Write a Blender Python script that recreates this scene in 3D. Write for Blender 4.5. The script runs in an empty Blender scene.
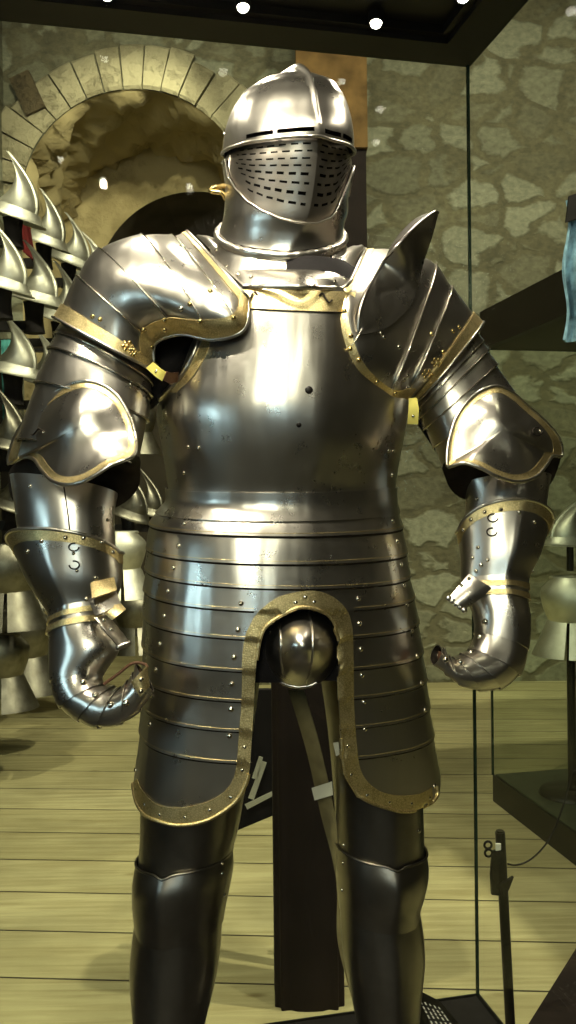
import bpy, bmesh, math, random
from mathutils import Vector, Matrix
from mathutils.bvhtree import BVHTree
random.seed(7)
PI = math.pi
S = bpy.context.scene
COL = S.collection
V = Vector

# ------------------------------------------------------------------ camera
F_PX = 900.0
CAM = V((0, 0, 1.5))
RC = (Matrix.Rotation(math.radians(90 - 0.76), 3, 'X') @ Matrix.Rotation(-0.0134, 3, 'Z'))
cd = bpy.data.cameras.new('camera')
cd.sensor_fit = 'VERTICAL'
cd.sensor_height = 36.0
cd.lens = 36.0 * F_PX / 1024.0
cd.clip_start = 0.02
cam = bpy.data.objects.new('camera', cd)
COL.objects.link(cam)
cam.matrix_world = Matrix.Translation(CAM) @ RC.to_4x4()
S.camera = cam

def ray(px, py):
    return (RC @ V(((px - 288) / F_PX, (512 - py) / F_PX, -1.0)))

def P(px, py, Y):
    d = ray(px, py)
    return CAM + d * (Y / d.y)

# ------------------------------------------------------------------ materials
def new_mat(name):
    m = bpy.data.materials.new(name)
    m.use_nodes = True
    nt = m.node_tree
    return m, nt, nt.nodes['Principled BSDF']

def nd(nt, typ, **kw):
    n = nt.nodes.new(typ)
    for k, v in kw.items():
        if k.startswith('i_'):
            n.inputs[k[2:].replace('_', ' ')].default_value = v
        else:
            setattr(n, k, v)
    return n

def ramp(nt, src, stops):
    r = nt.nodes.new('ShaderNodeValToRGB')
    e = r.color_ramp.elements
    while len(e) < len(stops):
        e.new(0.5)
    for k, (p, c) in zip(e, stops):
        k.position = p
        k.color = (c[0], c[1], c[2], 1)
    nt.links.new(src, r.inputs[0])
    return r

def coords(nt, scale=(1, 1, 1), rot=(0, 0, 0), loc=(0, 0, 0), out='Object'):
    tc = nt.nodes.new('ShaderNodeTexCoord')
    mp = nt.nodes.new('ShaderNodeMapping')
    mp.inputs['Scale'].default_value = scale
    mp.inputs['Rotation'].default_value = rot
    mp.inputs['Location'].default_value = loc
    nt.links.new(tc.outputs[out], mp.inputs[0])
    return mp.outputs[0]

def mat_metal(name, c0, c1, r0, r1, scale=14, bump=0.0, bscale=300, wave=0.0):
    m, nt, b = new_mat(name)
    co = coords(nt)
    n = nd(nt, 'ShaderNodeTexNoise', i_Scale=scale, i_Detail=5.0, i_Roughness=0.62)
    nt.links.new(co, n.inputs['Vector'])
    r = ramp(nt, n.outputs[0], [(0.32, c0), (0.68, c1)])
    nt.links.new(r.outputs[0], b.inputs['Base Color'])
    n2 = nd(nt, 'ShaderNodeTexNoise', i_Scale=scale * 2.3, i_Detail=6.0, i_Roughness=0.7)
    nt.links.new(co, n2.inputs['Vector'])
    mr = nd(nt, 'ShaderNodeMapRange')
    mr.inputs['From Min'].default_value = 0.3
    mr.inputs['From Max'].default_value = 0.7
    mr.inputs['To Min'].default_value = r0
    mr.inputs['To Max'].default_value = r1
    nt.links.new(n2.outputs[0], mr.inputs[0])
    nt.links.new(mr.outputs[0], b.inputs['Roughness'])
    b.inputs['Metallic'].default_value = 1.0
    if bump:
        n3 = nd(nt, 'ShaderNodeTexNoise', i_Scale=bscale, i_Detail=4.0)
        nt.links.new(co, n3.inputs['Vector'])
        bp = nd(nt, 'ShaderNodeBump', i_Strength=bump, i_Distance=0.002)
        nt.links.new(n3.outputs[0], bp.inputs['Height'])
        nt.links.new(bp.outputs[0], b.inputs['Normal'])
        if wave:
            n4 = nd(nt, 'ShaderNodeTexNoise', i_Scale=1.0, i_Detail=0.0)
            nt.links.new(coords(nt, scale=(52, 52, 5)), n4.inputs['Vector'])
            b4 = nd(nt, 'ShaderNodeBump', i_Strength=wave, i_Distance=0.006)
            nt.links.new(n4.outputs[0], b4.inputs['Height'])
            nt.links.new(bp.outputs[0], b4.inputs['Normal'])
            nt.links.new(b4.outputs[0], b.inputs['Normal'])
    return m

def mat_gilt(name, hi, lo):
    m, nt, b = new_mat(name)
    co = coords(nt)
    vo = nd(nt, 'ShaderNodeTexVoronoi', i_Scale=260.0, feature='DISTANCE_TO_EDGE')
    no = nd(nt, 'ShaderNodeTexNoise', i_Scale=60.0, i_Detail=5.0)
    nt.links.new(co, vo.inputs['Vector'])
    nt.links.new(co, no.inputs['Vector'])
    mul = nd(nt, 'ShaderNodeMath', operation='MULTIPLY')
    nt.links.new(vo.outputs['Distance'], mul.inputs[0])
    mul.inputs[1].default_value = 3.0
    add = nd(nt, 'ShaderNodeMath', operation='MULTIPLY_ADD')
    nt.links.new(no.outputs[0], add.inputs[0])
    add.inputs[1].default_value = 0.9
    nt.links.new(mul.outputs[0], add.inputs[2])
    r = ramp(nt, add.outputs[0], [(0.45, lo), (0.85, hi)])
    nt.links.new(r.outputs[0], b.inputs['Base Color'])
    b.inputs['Metallic'].default_value = 1.0
    b.inputs['Roughness'].default_value = 0.42
    bp = nd(nt, 'ShaderNodeBump', i_Strength=0.25, i_Distance=0.0008)
    nt.links.new(add.outputs[0], bp.inputs['Height'])
    nt.links.new(bp.outputs[0], b.inputs['Normal'])
    return m

def mat_plain(name, col, rough=0.6, var=0.25, scale=20, metallic=0.0, bump=0.15, bscale=80):
    m, nt, b = new_mat(name)
    co = coords(nt)
    n = nd(nt, 'ShaderNodeTexNoise', i_Scale=scale, i_Detail=5.0)
    nt.links.new(co, n.inputs['Vector'])
    lo = [c * (1 - var) for c in col]
    hi = [min(1, c * (1 + var)) for c in col]
    r = ramp(nt, n.outputs[0], [(0.3, lo), (0.7, hi)])
    nt.links.new(r.outputs[0], b.inputs['Base Color'])
    b.inputs['Roughness'].default_value = rough
    b.inputs['Specular IOR Level'].default_value = 0.22
    b.inputs['Metallic'].default_value = metallic
    if bump:
        n3 = nd(nt, 'ShaderNodeTexNoise', i_Scale=bscale, i_Detail=3.0)
        nt.links.new(co, n3.inputs['Vector'])
        bp = nd(nt, 'ShaderNodeBump', i_Strength=bump, i_Distance=0.003)
        nt.links.new(n3.outputs[0], bp.inputs['Height'])
        nt.links.new(bp.outputs[0], b.inputs['Normal'])
    return m

def mat_emit(name, col, strength):
    m = bpy.data.materials.new(name)
    m.use_nodes = True
    nt = m.node_tree
    nt.nodes.clear()
    e = nd(nt, 'ShaderNodeEmission', i_Strength=strength)
    e.inputs[0].default_value = (*col, 1)
    o = nt.nodes.new('ShaderNodeOutputMaterial')
    nt.links.new(e.outputs[0], o.inputs[0])
    return m

def mat_glass(name, tint, refl=0.9, n=1.24):
    m = bpy.data.materials.new(name)
    m.use_nodes = True
    nt = m.node_tree
    nt.nodes.clear()
    t = nt.nodes.new('ShaderNodeBsdfTransparent')
    t.inputs[0].default_value = (*tint, 1)
    g = nt.nodes.new('ShaderNodeBsdfGlossy')
    g.inputs['Color'].default_value = (refl, refl, refl, 1)
    g.inputs['Roughness'].default_value = 0.0
    fr = nd(nt, 'ShaderNodeFresnel', i_IOR=1.45)
    geo = nt.nodes.new('ShaderNodeNewGeometry')
    ior = nd(nt, 'ShaderNodeMapRange')       # the node inverts the index on back faces: undo it for a thin pane
    ior.inputs['To Min'].default_value = n
    ior.inputs['To Max'].default_value = 1 / n
    nt.links.new(geo.outputs['Backfacing'], ior.inputs[0])
    nt.links.new(ior.outputs[0], fr.inputs['IOR'])
    mx = nt.nodes.new('ShaderNodeMixShader')
    nt.links.new(fr.outputs[0], mx.inputs[0])
    nt.links.new(t.outputs[0], mx.inputs[1])
    nt.links.new(g.outputs[0], mx.inputs[2])
    o = nt.nodes.new('ShaderNodeOutputMaterial')
    nt.links.new(mx.outputs[0], o.inputs[0])
    return m

def mat_stone(name, scale, stone_lo, stone_hi, mortar, thr=(0.03, 0.14), bump=0.9, squash=1.35, axes='XZ'):
    """rubble masonry: rounded stones in wide mortar"""
    m, nt, b = new_mat(name)
    co = coords(nt, scale=(1, 1, squash))
    wn = nd(nt, 'ShaderNodeTexNoise', i_Scale=scale * 1.9, i_Detail=3.0)
    nt.links.new(co, wn.inputs['Vector'])
    mixv = nd(nt, 'ShaderNodeMix', data_type='RGBA', blend_type='LINEAR_LIGHT')
    mixv.inputs[0].default_value = 0.10
    nt.links.new(co, mixv.inputs[6])
    nt.links.new(wn.outputs['Color'], mixv.inputs[7])
    ve = nd(nt, 'ShaderNodeTexVoronoi', i_Scale=scale, feature='DISTANCE_TO_EDGE')
    vc = nd(nt, 'ShaderNodeTexVoronoi', i_Scale=scale, feature='F1')
    for v in (ve, vc):
        nt.links.new(mixv.outputs[2], v.inputs['Vector'])
    fac = nd(nt, 'ShaderNodeMapRange', interpolation_type='SMOOTHSTEP')
    fac.inputs['From Min'].default_value = thr[0]
    fac.inputs['From Max'].default_value = thr[1]
    nt.links.new(ve.outputs['Distance'], fac.inputs[0])
    # per stone tone; some cells stay mortar-like small rubble
    sep = nt.nodes.new('ShaderNodeSeparateColor')
    nt.links.new(vc.outputs['Color'], sep.inputs[0])
    tone = ramp(nt, sep.outputs[0], [(0.0, stone_lo), (0.45, [(a + c) / 2 for a, c in zip(stone_lo, stone_hi)]), (1.0, stone_hi)])
    keep = nd(nt, 'ShaderNodeMath', operation='GREATER_THAN')
    keep.inputs[1].default_value = 0.2
    nt.links.new(sep.outputs[1], keep.inputs[0])
    fk = nd(nt, 'ShaderNodeMath', operation='MULTIPLY')
    nt.links.new(fac.outputs[0], fk.inputs[0])
    kk = nd(nt, 'ShaderNodeMath', operation='MULTIPLY_ADD')
    nt.links.new(keep.outputs[0], kk.inputs[0])
    kk.inputs[1].default_value = 0.75
    kk.inputs[2].default_value = 0.25
    nt.links.new(kk.outputs[0], fk.inputs[1])
    fine = nd(nt, 'ShaderNodeTexNoise', i_Scale=scale * 7, i_Detail=8.0, i_Roughness=0.7)
    nt.links.new(co, fine.inputs['Vector'])
    big = nd(nt, 'ShaderNodeTexNoise', i_Scale=scale * 0.8, i_Detail=4.0)
    nt.links.new(co, big.inputs['Vector'])
    mx = nd(nt, 'ShaderNodeMix', data_type='RGBA')
    nt.links.new(fk.outputs[0], mx.inputs[0])
    mo = ramp(nt, big.outputs[0], [(0.3, [c * 0.7 for c in mortar]), (0.7, [c * 1.25 for c in mortar])])
    nt.links.new(mo.outputs[0], mx.inputs[6])
    nt.links.new(tone.outputs[0], mx.inputs[7])
    mod = nd(nt, 'ShaderNodeMix', data_type='RGBA', blend_type='MULTIPLY')
    mod.inputs[0].default_value = 1.0
    fr = ramp(nt, fine.outputs[0], [(0.25, (0.45, 0.45, 0.45)), (0.7, (1.1, 1.1, 1.1))])
    nt.links.new(mx.outputs[2], mod.inputs[6])
    nt.links.new(fr.outputs[0], mod.inputs[7])
    nt.links.new(mod.outputs[2], b.inputs['Base Color'])
    b.inputs['Roughness'].default_value = 0.9
    hs = nd(nt, 'ShaderNodeMath', operation='MULTIPLY_ADD')
    nt.links.new(fine.outputs[0], hs.inputs[0])
    hs.inputs[1].default_value = 0.45
    nt.links.new(fk.outputs[0], hs.inputs[2])
    bp = nd(nt, 'ShaderNodeBump', i_Strength=bump, i_Distance=0.05)
    nt.links.new(hs.outputs[0], bp.inputs['Height'])
    nt.links.new(bp.outputs[0], b.inputs['Normal'])
    return m

def mat_rough_stone(name, lo, hi, scale=3.0, bump=1.0):
    m, nt, b = new_mat(name)
    co = coords(nt)
    n = nd(nt, 'ShaderNodeTexNoise', i_Scale=scale, i_Detail=9.0, i_Roughness=0.68)
    nt.links.new(co, n.inputs['Vector'])
    v = nd(nt, 'ShaderNodeTexVoronoi', i_Scale=scale * 1.3)
    nt.links.new(n.outputs['Color'], v.inputs['Vector'])
    a = nd(nt, 'ShaderNodeMath', operation='MULTIPLY_ADD')
    nt.links.new(v.outputs['Distance'], a.inputs[0])
    a.inputs[1].default_value = 0.35
    nt.links.new(n.outputs[0], a.inputs[2])
    r = ramp(nt, a.outputs[0], [(0.38, lo), (0.75, hi)])
    nt.links.new(r.outputs[0], b.inputs['Base Color'])
    b.inputs['Roughness'].default_value = 0.92
    bp = nd(nt, 'ShaderNodeBump', i_Strength=bump, i_Distance=0.08)
    nt.links.new(a.outputs[0], bp.inputs['Height'])
    nt.links.new(bp.outputs[0], b.inputs['Normal'])
    return m

PLANK_ROT = math.atan(0.073)
def mat_planks(name):
    m, nt, b = new_mat(name)
    w = 0.308
    # rows run along x'; shift so a joint passes through y' = 2.75
    co = coords(nt, rot=(0, 0, PLANK_ROT), loc=(23.0, -(2.757 % w), 0))
    br = nd(nt, 'ShaderNodeTexBrick', offset=0.37)
    br.inputs['Scale'].default_value = 1.0
    br.inputs['Brick Width'].default_value = 60.0
    br.inputs['Row Height'].default_value = w
    br.inputs['Mortar Size'].default_value = 0.0048
    br.inputs['Mortar Smooth'].default_value = 0.15
    br.inputs['Bias'].default_value = 0.0
    br.inputs['Color1'].default_value = (0.38, 0.345, 0.185, 1)
    br.inputs['Color2'].default_value = (0.50, 0.46, 0.265, 1)
    br.inputs['Mortar'].default_value = (0.035, 0.027, 0.012, 1)
    nt.links.new(co, br.inputs['Vector'])
    co2 = coords(nt, rot=(0, 0, PLANK_ROT), scale=(1.3, 22, 1))
    g = nd(nt, 'ShaderNodeTexNoise', i_Scale=1.6, i_Detail=6.0, i_Distortion=0.6)
    nt.links.new(co2, g.inputs['Vector'])
    gr = ramp(nt, g.outputs[0], [(0.3, (0.74, 0.70, 0.60)), (0.65, (1.06, 1.06, 1.03))])
    mx = nd(nt, 'ShaderNodeMix', data_type='RGBA', blend_type='MULTIPLY')
    mx.inputs[0].default_value = 1.0
    nt.links.new(br.outputs['Color'], mx.inputs[6])
    nt.links.new(gr.outputs[0], mx.inputs[7])
    # knots and scuffs
    co3 = coords(nt, rot=(0, 0, PLANK_ROT), scale=(1.0, 2.4, 1))
    k = nd(nt, 'ShaderNodeTexVoronoi', i_Scale=2.3)
    nt.links.new(co3, k.inputs['Vector'])
    kr = ramp(nt, k.outputs['Distance'], [(0.03, (0.45, 0.38, 0.25)), (0.10, (1, 1, 1))])
    mx2 = nd(nt, 'ShaderNodeMix', data_type='RGBA', blend_type='MULTIPLY')
    mx2.inputs[0].default_value = 0.8
    nt.links.new(mx.outputs[2], mx2.inputs[6])
    nt.links.new(kr.outputs[0], mx2.inputs[7])
    s = nd(nt, 'ShaderNodeTexNoise', i_Scale=2.6, i_Detail=7.0)
    nt.links.new(coords(nt), s.inputs['Vector'])
    sr = ramp(nt, s.outputs[0], [(0.3, (0.78, 0.78, 0.75)), (0.62, (1.08, 1.08, 1.05))])
    mx3 = nd(nt, 'ShaderNodeMix', data_type='RGBA', blend_type='MULTIPLY')
    mx3.inputs[0].default_value = 1.0
    nt.links.new(mx2.outputs[2], mx3.inputs[6])
    nt.links.new(sr.outputs[0], mx3.inputs[7])
    nt.links.new(mx3.outputs[2], b.inputs['Base Color'])
    b.inputs['Roughness'].default_value = 0.62
    bp = nd(nt, 'ShaderNodeBump', i_Strength=0.4, i_Distance=0.01)
    nt.links.new(br.outputs['Fac'], bp.inputs['Height'])
    bp.invert = True
    nt.links.new(bp.outputs[0], b.inputs['Normal'])
    return m

M = {}
M['steel'] = mat_metal('polished_steel', (0.57, 0.525, 0.455), (0.66, 0.615, 0.545), 0.26, 0.32, scale=7, bump=0.015, bscale=240, wave=0.16)
M['steel_in'] = mat_metal('dark_steel', (0.035, 0.028, 0.022), (0.07, 0.058, 0.046), 0.5, 0.65, scale=20)
M['legsteel'] = mat_metal('shaded_leg_steel', (0.19, 0.17, 0.14), (0.26, 0.235, 0.20), 0.28, 0.36, scale=11, bump=0.02, bscale=260, wave=0.12)  # same steel as the rest, coloured darker for the shade low down
M['visor'] = mat_metal('dimmed_visor_steel', (0.36, 0.32, 0.27), (0.46, 0.41, 0.35), 0.30, 0.38, scale=9, bump=0.04, bscale=240)  # steel coloured darker for the dim surroundings the visor mirrors
M['gilt'] = mat_gilt('etched_gilding', (0.86, 0.70, 0.36), (0.56, 0.43, 0.19))
M['brass'] = mat_metal('brass', (0.72, 0.52, 0.2), (0.9, 0.70, 0.32), 0.2, 0.3, scale=30)
M['rivet'] = mat_metal('rivet_steel', (0.70, 0.62, 0.48), (0.85, 0.77, 0.62), 0.16, 0.24, scale=30)
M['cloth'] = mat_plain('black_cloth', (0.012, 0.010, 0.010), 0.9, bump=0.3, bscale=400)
M['leather'] = mat_plain('brown_leather', (0.13, 0.062, 0.032), 0.55, scale=30)
M['olive'] = mat_plain('olive_leather', (0.20, 0.165, 0.075), 0.6, scale=30)
M['tag'] = mat_plain('pale_tape', (0.62, 0.60, 0.46), 0.7, var=0.1)
M['blackpaint'] = mat_plain('black_paint', (0.009, 0.0075, 0.006), 0.42, var=0.2, bump=0.03)
M['casefloor'] = mat_plain('case_floor', (0.020, 0.018, 0.016), 0.5, bump=0.02)
M['wood_dark'] = mat_plain('dark_wood', (0.013, 0.0075, 0.006), 0.75, scale=8)
M['beam'] = mat_plain('brown_beam', (0.17, 0.10, 0.035), 0.8, scale=7, var=0.4)
M['glass'] = mat_glass('clear_glass', (0.955, 0.975, 0.95))
M['glass_clean'] = mat_glass('anti_reflective_glass', (0.955, 0.975, 0.95), 0.9, 1.07)
M['edge'] = mat_plain('green_glass_edge', (0.02, 0.035, 0.025), 0.2, bump=0)
M['glow'] = mat_emit('lamp_glow', (1.0, 0.93, 0.78), 25.0)
M['planks'] = mat_planks('floor_planks')
M['rubble'] = mat_stone('rubble_stone', 2.45, (0.165, 0.160, 0.098), (0.32, 0.325, 0.225), (0.15, 0.138, 0.078), thr=(0.05, 0.13), squash=1.45, bump=0.45)
M['darkwall'] = mat_rough_stone('dimmed_stone', (0.025, 0.021, 0.014), (0.07, 0.06, 0.042), 2.0, 0.6)  # unseen hall stone, darkened so the steel mirrors less light
M['ashlar'] = mat_rough_stone('arch_stone', (0.20, 0.175, 0.10), (0.37, 0.335, 0.205), 3.4, 0.9)
M['rock'] = mat_rough_stone('rough_stone', (0.20, 0.15, 0.06), (0.46, 0.38, 0.19), 1.6, 1.0)
M['morion'] = mat_metal('old_steel', (0.56, 0.55, 0.46), (0.74, 0.73, 0.63), 0.46, 0.60, scale=6)
M['oldsteel_dark'] = mat_metal('dull_steel', (0.15, 0.14, 0.11), (0.26, 0.245, 0.20), 0.36, 0.5, scale=6)
M['redcloth'] = mat_plain('red_cloth', (0.14, 0.015, 0.015), 0.9)
M['yellow'] = mat_plain('yellow_tab_brass', (0.80, 0.68, 0.16), 0.4, var=0.08, metallic=0.35, bump=0)
M['white'] = mat_plain('white_print', (0.75, 0.74, 0.66), 0.6, var=0.05, bump=0)
M['bluecloth'] = mat_plain('blue_cloth', (0.22, 0.38, 0.50), 0.75, var=0.5, scale=25)
M['teal'] = mat_plain('teal_cloth', (0.08, 0.30, 0.28), 0.8)

# ------------------------------------------------------------------ objects
def link(o):
    COL.objects.link(o)
    return o

def tag(o, label=None, cat=None, group=None, kind=None):
    if label: o['label'] = label
    if cat: o['category'] = cat
    if group: o['group'] = group
    if kind: o['kind'] = kind
    return o

def empty(name, loc, label=None, cat=None, group=None, rz=0):
    o = bpy.data.objects.new(name, None)
    o.empty_display_size = 0.05
    o.location = loc
    o.rotation_euler = (0, 0, rz)
    link(o)
    return tag(o, label, cat, group)

class MB:
    """collects vertices (world or local) and faces"""
    def __init__(s):
        s.v = []
        s.f = []
        s.mi = []
        s.cur = 0
    def grid(s, pts, closed=False, flip=False):
        """pts[j][i] rows; quads between"""
        nj, ni = len(pts), len(pts[0])
        base = len(s.v)
        for r in pts:
            s.v.extend(r)
        for j in range(nj - 1):
            for i in range(ni if closed else ni - 1):
                a = base + j * ni + i
                b_ = base + j * ni + (i + 1) % ni
                c = base + (j + 1) * ni + (i + 1) % ni
                d = base + (j + 1) * ni + i
                s.f.append((a, d, c, b_) if flip else (a, b_, c, d))
                s.mi.append(s.cur)
    def poly(s, pts):
        base = len(s.v)
        s.v.extend(pts)
        s.f.append(tuple(range(base, base + len(pts))))
        s.mi.append(s.cur)
    def box(s, lo, hi, mat=None):
        x0, y0, z0 = lo
        x1, y1, z1 = hi
        c = [V((x, y, z)) for z in (z0, z1) for (x, y) in ((x0, y0), (x1, y0), (x1, y1), (x0, y1))]
        if mat is not None:
            c = [mat @ p for p in c]
        for q in ((3, 2, 1, 0), (4, 5, 6, 7), (0, 1, 5, 4), (1, 2, 6, 5), (2, 3, 7, 6), (3, 0, 4, 7)):
            s.poly([c[i] for i in q])
    def tube(s, path, r, n=8, caps=True, closed=False):
        """round bar along path (radius may be a list)"""
        k = len(path)
        rr = r if isinstance(r, (list, tuple)) else [r] * k
        rows = []
        up = V((0.13, 0.21, 0.97))
        for i in range(k):
            a = path[i - 1] if (i > 0 or closed) else path[i]
            b_ = path[(i + 1) % k] if (i < k - 1 or closed) else path[i]
            t = (b_ - a)
            t = t.normalized() if t.length > 1e-9 else V((0, 0, 1))
            x = t.cross(up)
            if x.length < 1e-3: x = t.cross(V((1, 0, 0)))
            x.normalize()
            y = t.cross(x)
            up = -y if False else x.cross(t) * 1.0
            rows.append([path[i] + (x * math.cos(q * 2 * PI / n) + y * math.sin(q * 2 * PI / n)) * rr[i] for q in range(n)])
        if closed: rows.append(rows[0][:])
        s.grid(rows, closed=True)
        if caps and not closed:
            s.poly(rows[0][::-1])
            s.poly(rows[-1])
    def lathe(s, prof, n=24, mat=None):
        rows = []
        for (r, z) in prof:
            row = [V((r * math.cos(q * 2 * PI / n), r * math.sin(q * 2 * PI / n), z)) for q in range(n)]
            if mat is not None: row = [mat @ p for p in row]
            rows.append(row)
        s.grid(rows, closed=True)
    def sheet(s, pts, th, ref=None, closed=False):
        """a plate: outer surface pts[j][i], thickness th inwards, closed rim"""
        nj, ni = len(pts), len(pts[0])
        nr = [[None] * ni for _ in range(nj)]
        tot = 0
        for j in range(nj):
            for i in range(ni):
                if closed:
                    a, b_ = pts[j][(i - 1) % ni], pts[j][(i + 1) % ni]
                else:
                    a, b_ = pts[j][max(0, i - 1)], pts[j][min(ni - 1, i + 1)]
                c, d = pts[max(0, j - 1)][i], pts[min(nj - 1, j + 1)][i]
                n = (b_ - a).cross(d - c)
                if n.length < 1e-14:
                    n = V((0, -1e-9, 0))
                n.normalize()
                nr[j][i] = n
                if ref is not None:
                    tot += n.dot(pts[j][i] - ref)
                else:
                    tot += n.dot(CAM - pts[j][i])
        sg = 1 if tot >= 0 else -1
        inn = [[pts[j][i] - nr[j][i] * (sg * th) for i in range(ni)] for j in range(nj)]
        s.grid(pts, closed=closed, flip=(sg < 0))
        keep = s.cur
        if getattr(s, 'inner', None) is not None: s.cur = s.inner
        s.grid(inn, closed=closed, flip=(sg > 0))
        s.cur = keep
        s.grid([pts[0], inn[0]], closed=closed, flip=(sg > 0))
        s.grid([pts[-1], inn[-1]], closed=closed, flip=(sg < 0))
        if not closed:
            s.grid([[r[0] for r in pts], [r[0] for r in inn]], flip=(sg < 0))
            s.grid([[r[-1] for r in pts], [r[-1] for r in inn]], flip=(sg > 0))
        return nr, sg
    def build(s, name, mats, parent=None, smooth=True, org=None):
        if not isinstance(mats, (list, tuple)): mats = [mats]
        o0 = V((0, 0, 0))
        if org is not None: o0 = V(org)
        elif parent is not None:
            p = parent
            while p is not None:
                o0 = o0 + V(p.location)
                p = p.parent
        me = bpy.data.meshes.new(name)
        me.from_pydata([tuple(V(p) - o0) for p in s.v], [], s.f)
        for mt in mats: me.materials.append(mt)
        for p, k in zip(me.polygons, s.mi):
            p.material_index = k
            p.use_smooth = smooth
        me.update()
        o = bpy.data.objects.new(name, me)
        link(o)
        if parent is not None:
            o.parent = parent
        elif org is not None:
            o.location = org
        return o

def bevel(o, w=0.004, seg=2):
    md = o.modifiers.new('bevel', 'BEVEL')
    md.width = w
    md.segments = seg
    md.limit_method = 'ANGLE'
    for p in o.data.polygons: p.use_smooth = False
    return o

def hermite(keys, t, get):
    """non-uniform cubic through keys (t, value...)"""
    n = len(keys)
    if t <= keys[0][0]: i = 0
    elif t >= keys[-1][0]: i = n - 2
    else:
        i = 0
        while keys[i + 1][0] < t: i += 1
    t0, t1 = keys[i][0], keys[i + 1][0]
    h = t1 - t0
    x = (t - t0) / h
    p0, p1 = get(keys[i]), get(keys[i + 1])
    def tan(k):
        if k == 0: return (get(keys[1]) - get(keys[0])) / (keys[1][0] - keys[0][0])
        if k == n - 1: return (get(keys[-1]) - get(keys[-2])) / (keys[-1][0] - keys[-2][0])
        a = (get(keys[k]) - get(keys[k - 1])) / (keys[k][0] - keys[k - 1][0])
        b_ = (get(keys[k + 1]) - get(keys[k])) / (keys[k + 1][0] - keys[k][0])
        w0 = keys[k + 1][0] - keys[k][0]
        w1 = keys[k][0] - keys[k - 1][0]
        return (a * w0 + b_ * w1) / (w0 + w1)
    if x < 0 or x > 1:
        m = tan(i) if x < 0 else tan(i + 1)
        return (p0 + m * (t - t0)) if x < 0 else (p1 + m * (t - t1))
    m0, m1 = tan(i) * h, tan(i + 1) * h
    x2, x3 = x * x, x * x * x
    return p0 * (2 * x3 - 3 * x2 + 1) + m0 * (x3 - 2 * x2 + x) + p1 * (-2 * x3 + 3 * x2) + m1 * (x3 - x2)

class Loft:
    """keys: (t, C, A, B, n, prow, prow_w, kb) - a tube of superelliptic rings"""
    def __init__(s, keys):
        s.keys = keys
        s.cache = {}
    def ring(s, t):
        q = round(t, 5)
        if q not in s.cache:
            g = lambda k: hermite(s.keys, t, lambda key: key[k])
            s.cache[q] = tuple(g(k) for k in range(1, 8))
        return s.cache[q]
    def ev(s, u, t):
        C, A, B, n, prow, pw, kb = s.ring(t)
        th = 2 * PI * u
        c, d = math.cos(th), math.sin(th)
        e = 2.0 / n
        x = math.copysign(abs(c) ** e, c)
        y = math.copysign(abs(d) ** e, d)
        if y < 0: y *= kb
        p = C + A * x + B * y
        if prow:
            dth = (th - PI / 2 + PI) % (2 * PI) - PI
            p = p + B.normalized() * (prow * math.exp(-abs(dth) / pw))
        return p
    def nrm(s, u, t, e=0.004, et=None):
        et = et or (s.keys[-1][0] - s.keys[0][0]) * 0.003
        a = s.ev(u + e, t) - s.ev(u - e, t)
        b_ = s.ev(u, t + et) - s.ev(u, t - et)
        n = a.cross(b_)
        if n.length < 1e-12: return V((0, 0, 1))
        n.normalize()
        C = s.ring(t)[0]
        if n.dot(s.ev(u, t) - C) < 0: n = -n
        return n
    def off(s, u, t, d):
        return s.ev(u, t) + s.nrm(u, t) * d if d else s.ev(u, t)

def rings_px(rows, psi=0.0, tilt=0.0):
    """rows: (t, (xl,yl), (xr,yr), Yc, b, n, prow, pw, kb); rings yawed by psi"""
    out = []
    for row in rows:
        (t, l, r, Yc, b_, n, prow, pw, kb) = row[:9]
        tl = row[9] if len(row) > 9 else tilt
        psi_ = math.radians(row[10]) if len(row) > 10 else psi
        w = abs(r[0] - l[0]) / 2 / F_PX * Yc
        k = w / math.sqrt(w * w + (b_ * math.sin(psi_)) ** 2) * math.sqrt(max(0.2, 1 - (b_ / Yc) ** 2))
        L = P(l[0], l[1], Yc - w * math.tan(psi_))
        R = P(r[0], r[1], Yc + w * math.tan(psi_))
        C = (L + R) / 2
        A = (R - L) / 2 * k
        fr = V((math.sin(psi_), -math.cos(psi_), -tl)) * b_
        out.append((t, C, A, fr, n, prow, pw, kb))
    return out

def rings_edges(rows, flat=0.0):
    """rows: (t, (x,y,Y) edge1, (x,y,Y) edge2, b, n, prow, pw, kb)"""
    pts = [(r[0], P(*r[1]), P(*r[2])) for r in rows]
    out = []
    for i, r in enumerate(rows):
        C = (pts[i][1] + pts[i][2]) / 2
        A = (pts[i][2] - pts[i][1]) / 2
        a = pts[max(0, i - 1)]
        b_ = pts[min(len(pts) - 1, i + 1)]
        T = ((b_[1] + b_[2]) - (a[1] + a[2])).normalized()
        B = A.cross(T).normalized()
        if B.dot(CAM - C) < 0: B = -B
        if flat:
            An = A.normalized()
            F = (CAM - C).normalized()
            F = (F - An * F.dot(An)).normalized()
            B = B.lerp(F, flat).normalized()
        out.append((r[0], C, A, B * r[3], r[4], r[5], r[6], r[7]))
    return out

def plate(mb, L, u0, u1, t0, t1, nu=40, nt=6, off0=0.0, off1=None, th=0.002, pw=1.0, u0f=None, u1f=None, t0f=None, t1f=None):
    """patch of loft L. off grows from off0 at t0 to off1 at t1"""
    if off1 is None: off1 = off0
    pts = []
    cen = V((0, 0, 0))
    for j in range(nt + 1):
        y = j / nt
        row = []
        for i in range(nu + 1):
            x = i / nu
            tm = t0 + (t1 - t0) * y
            ua = u0f(tm) if u0f else u0
            ub = u1f(tm) if u1f else u1
            u = ua + (ub - ua) * x
            ta = t0f(u) if t0f else t0
            tb = t1f(u) if t1f else t1
            t = ta + (tb - ta) * y
            row.append(L.off(u, t, off0 + (off1 - off0) * y ** pw))
        pts.append(row)
    ref = L.ring((t0 + t1) / 2)[0]
    mb.sheet(pts, th, ref)
    return pts

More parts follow.
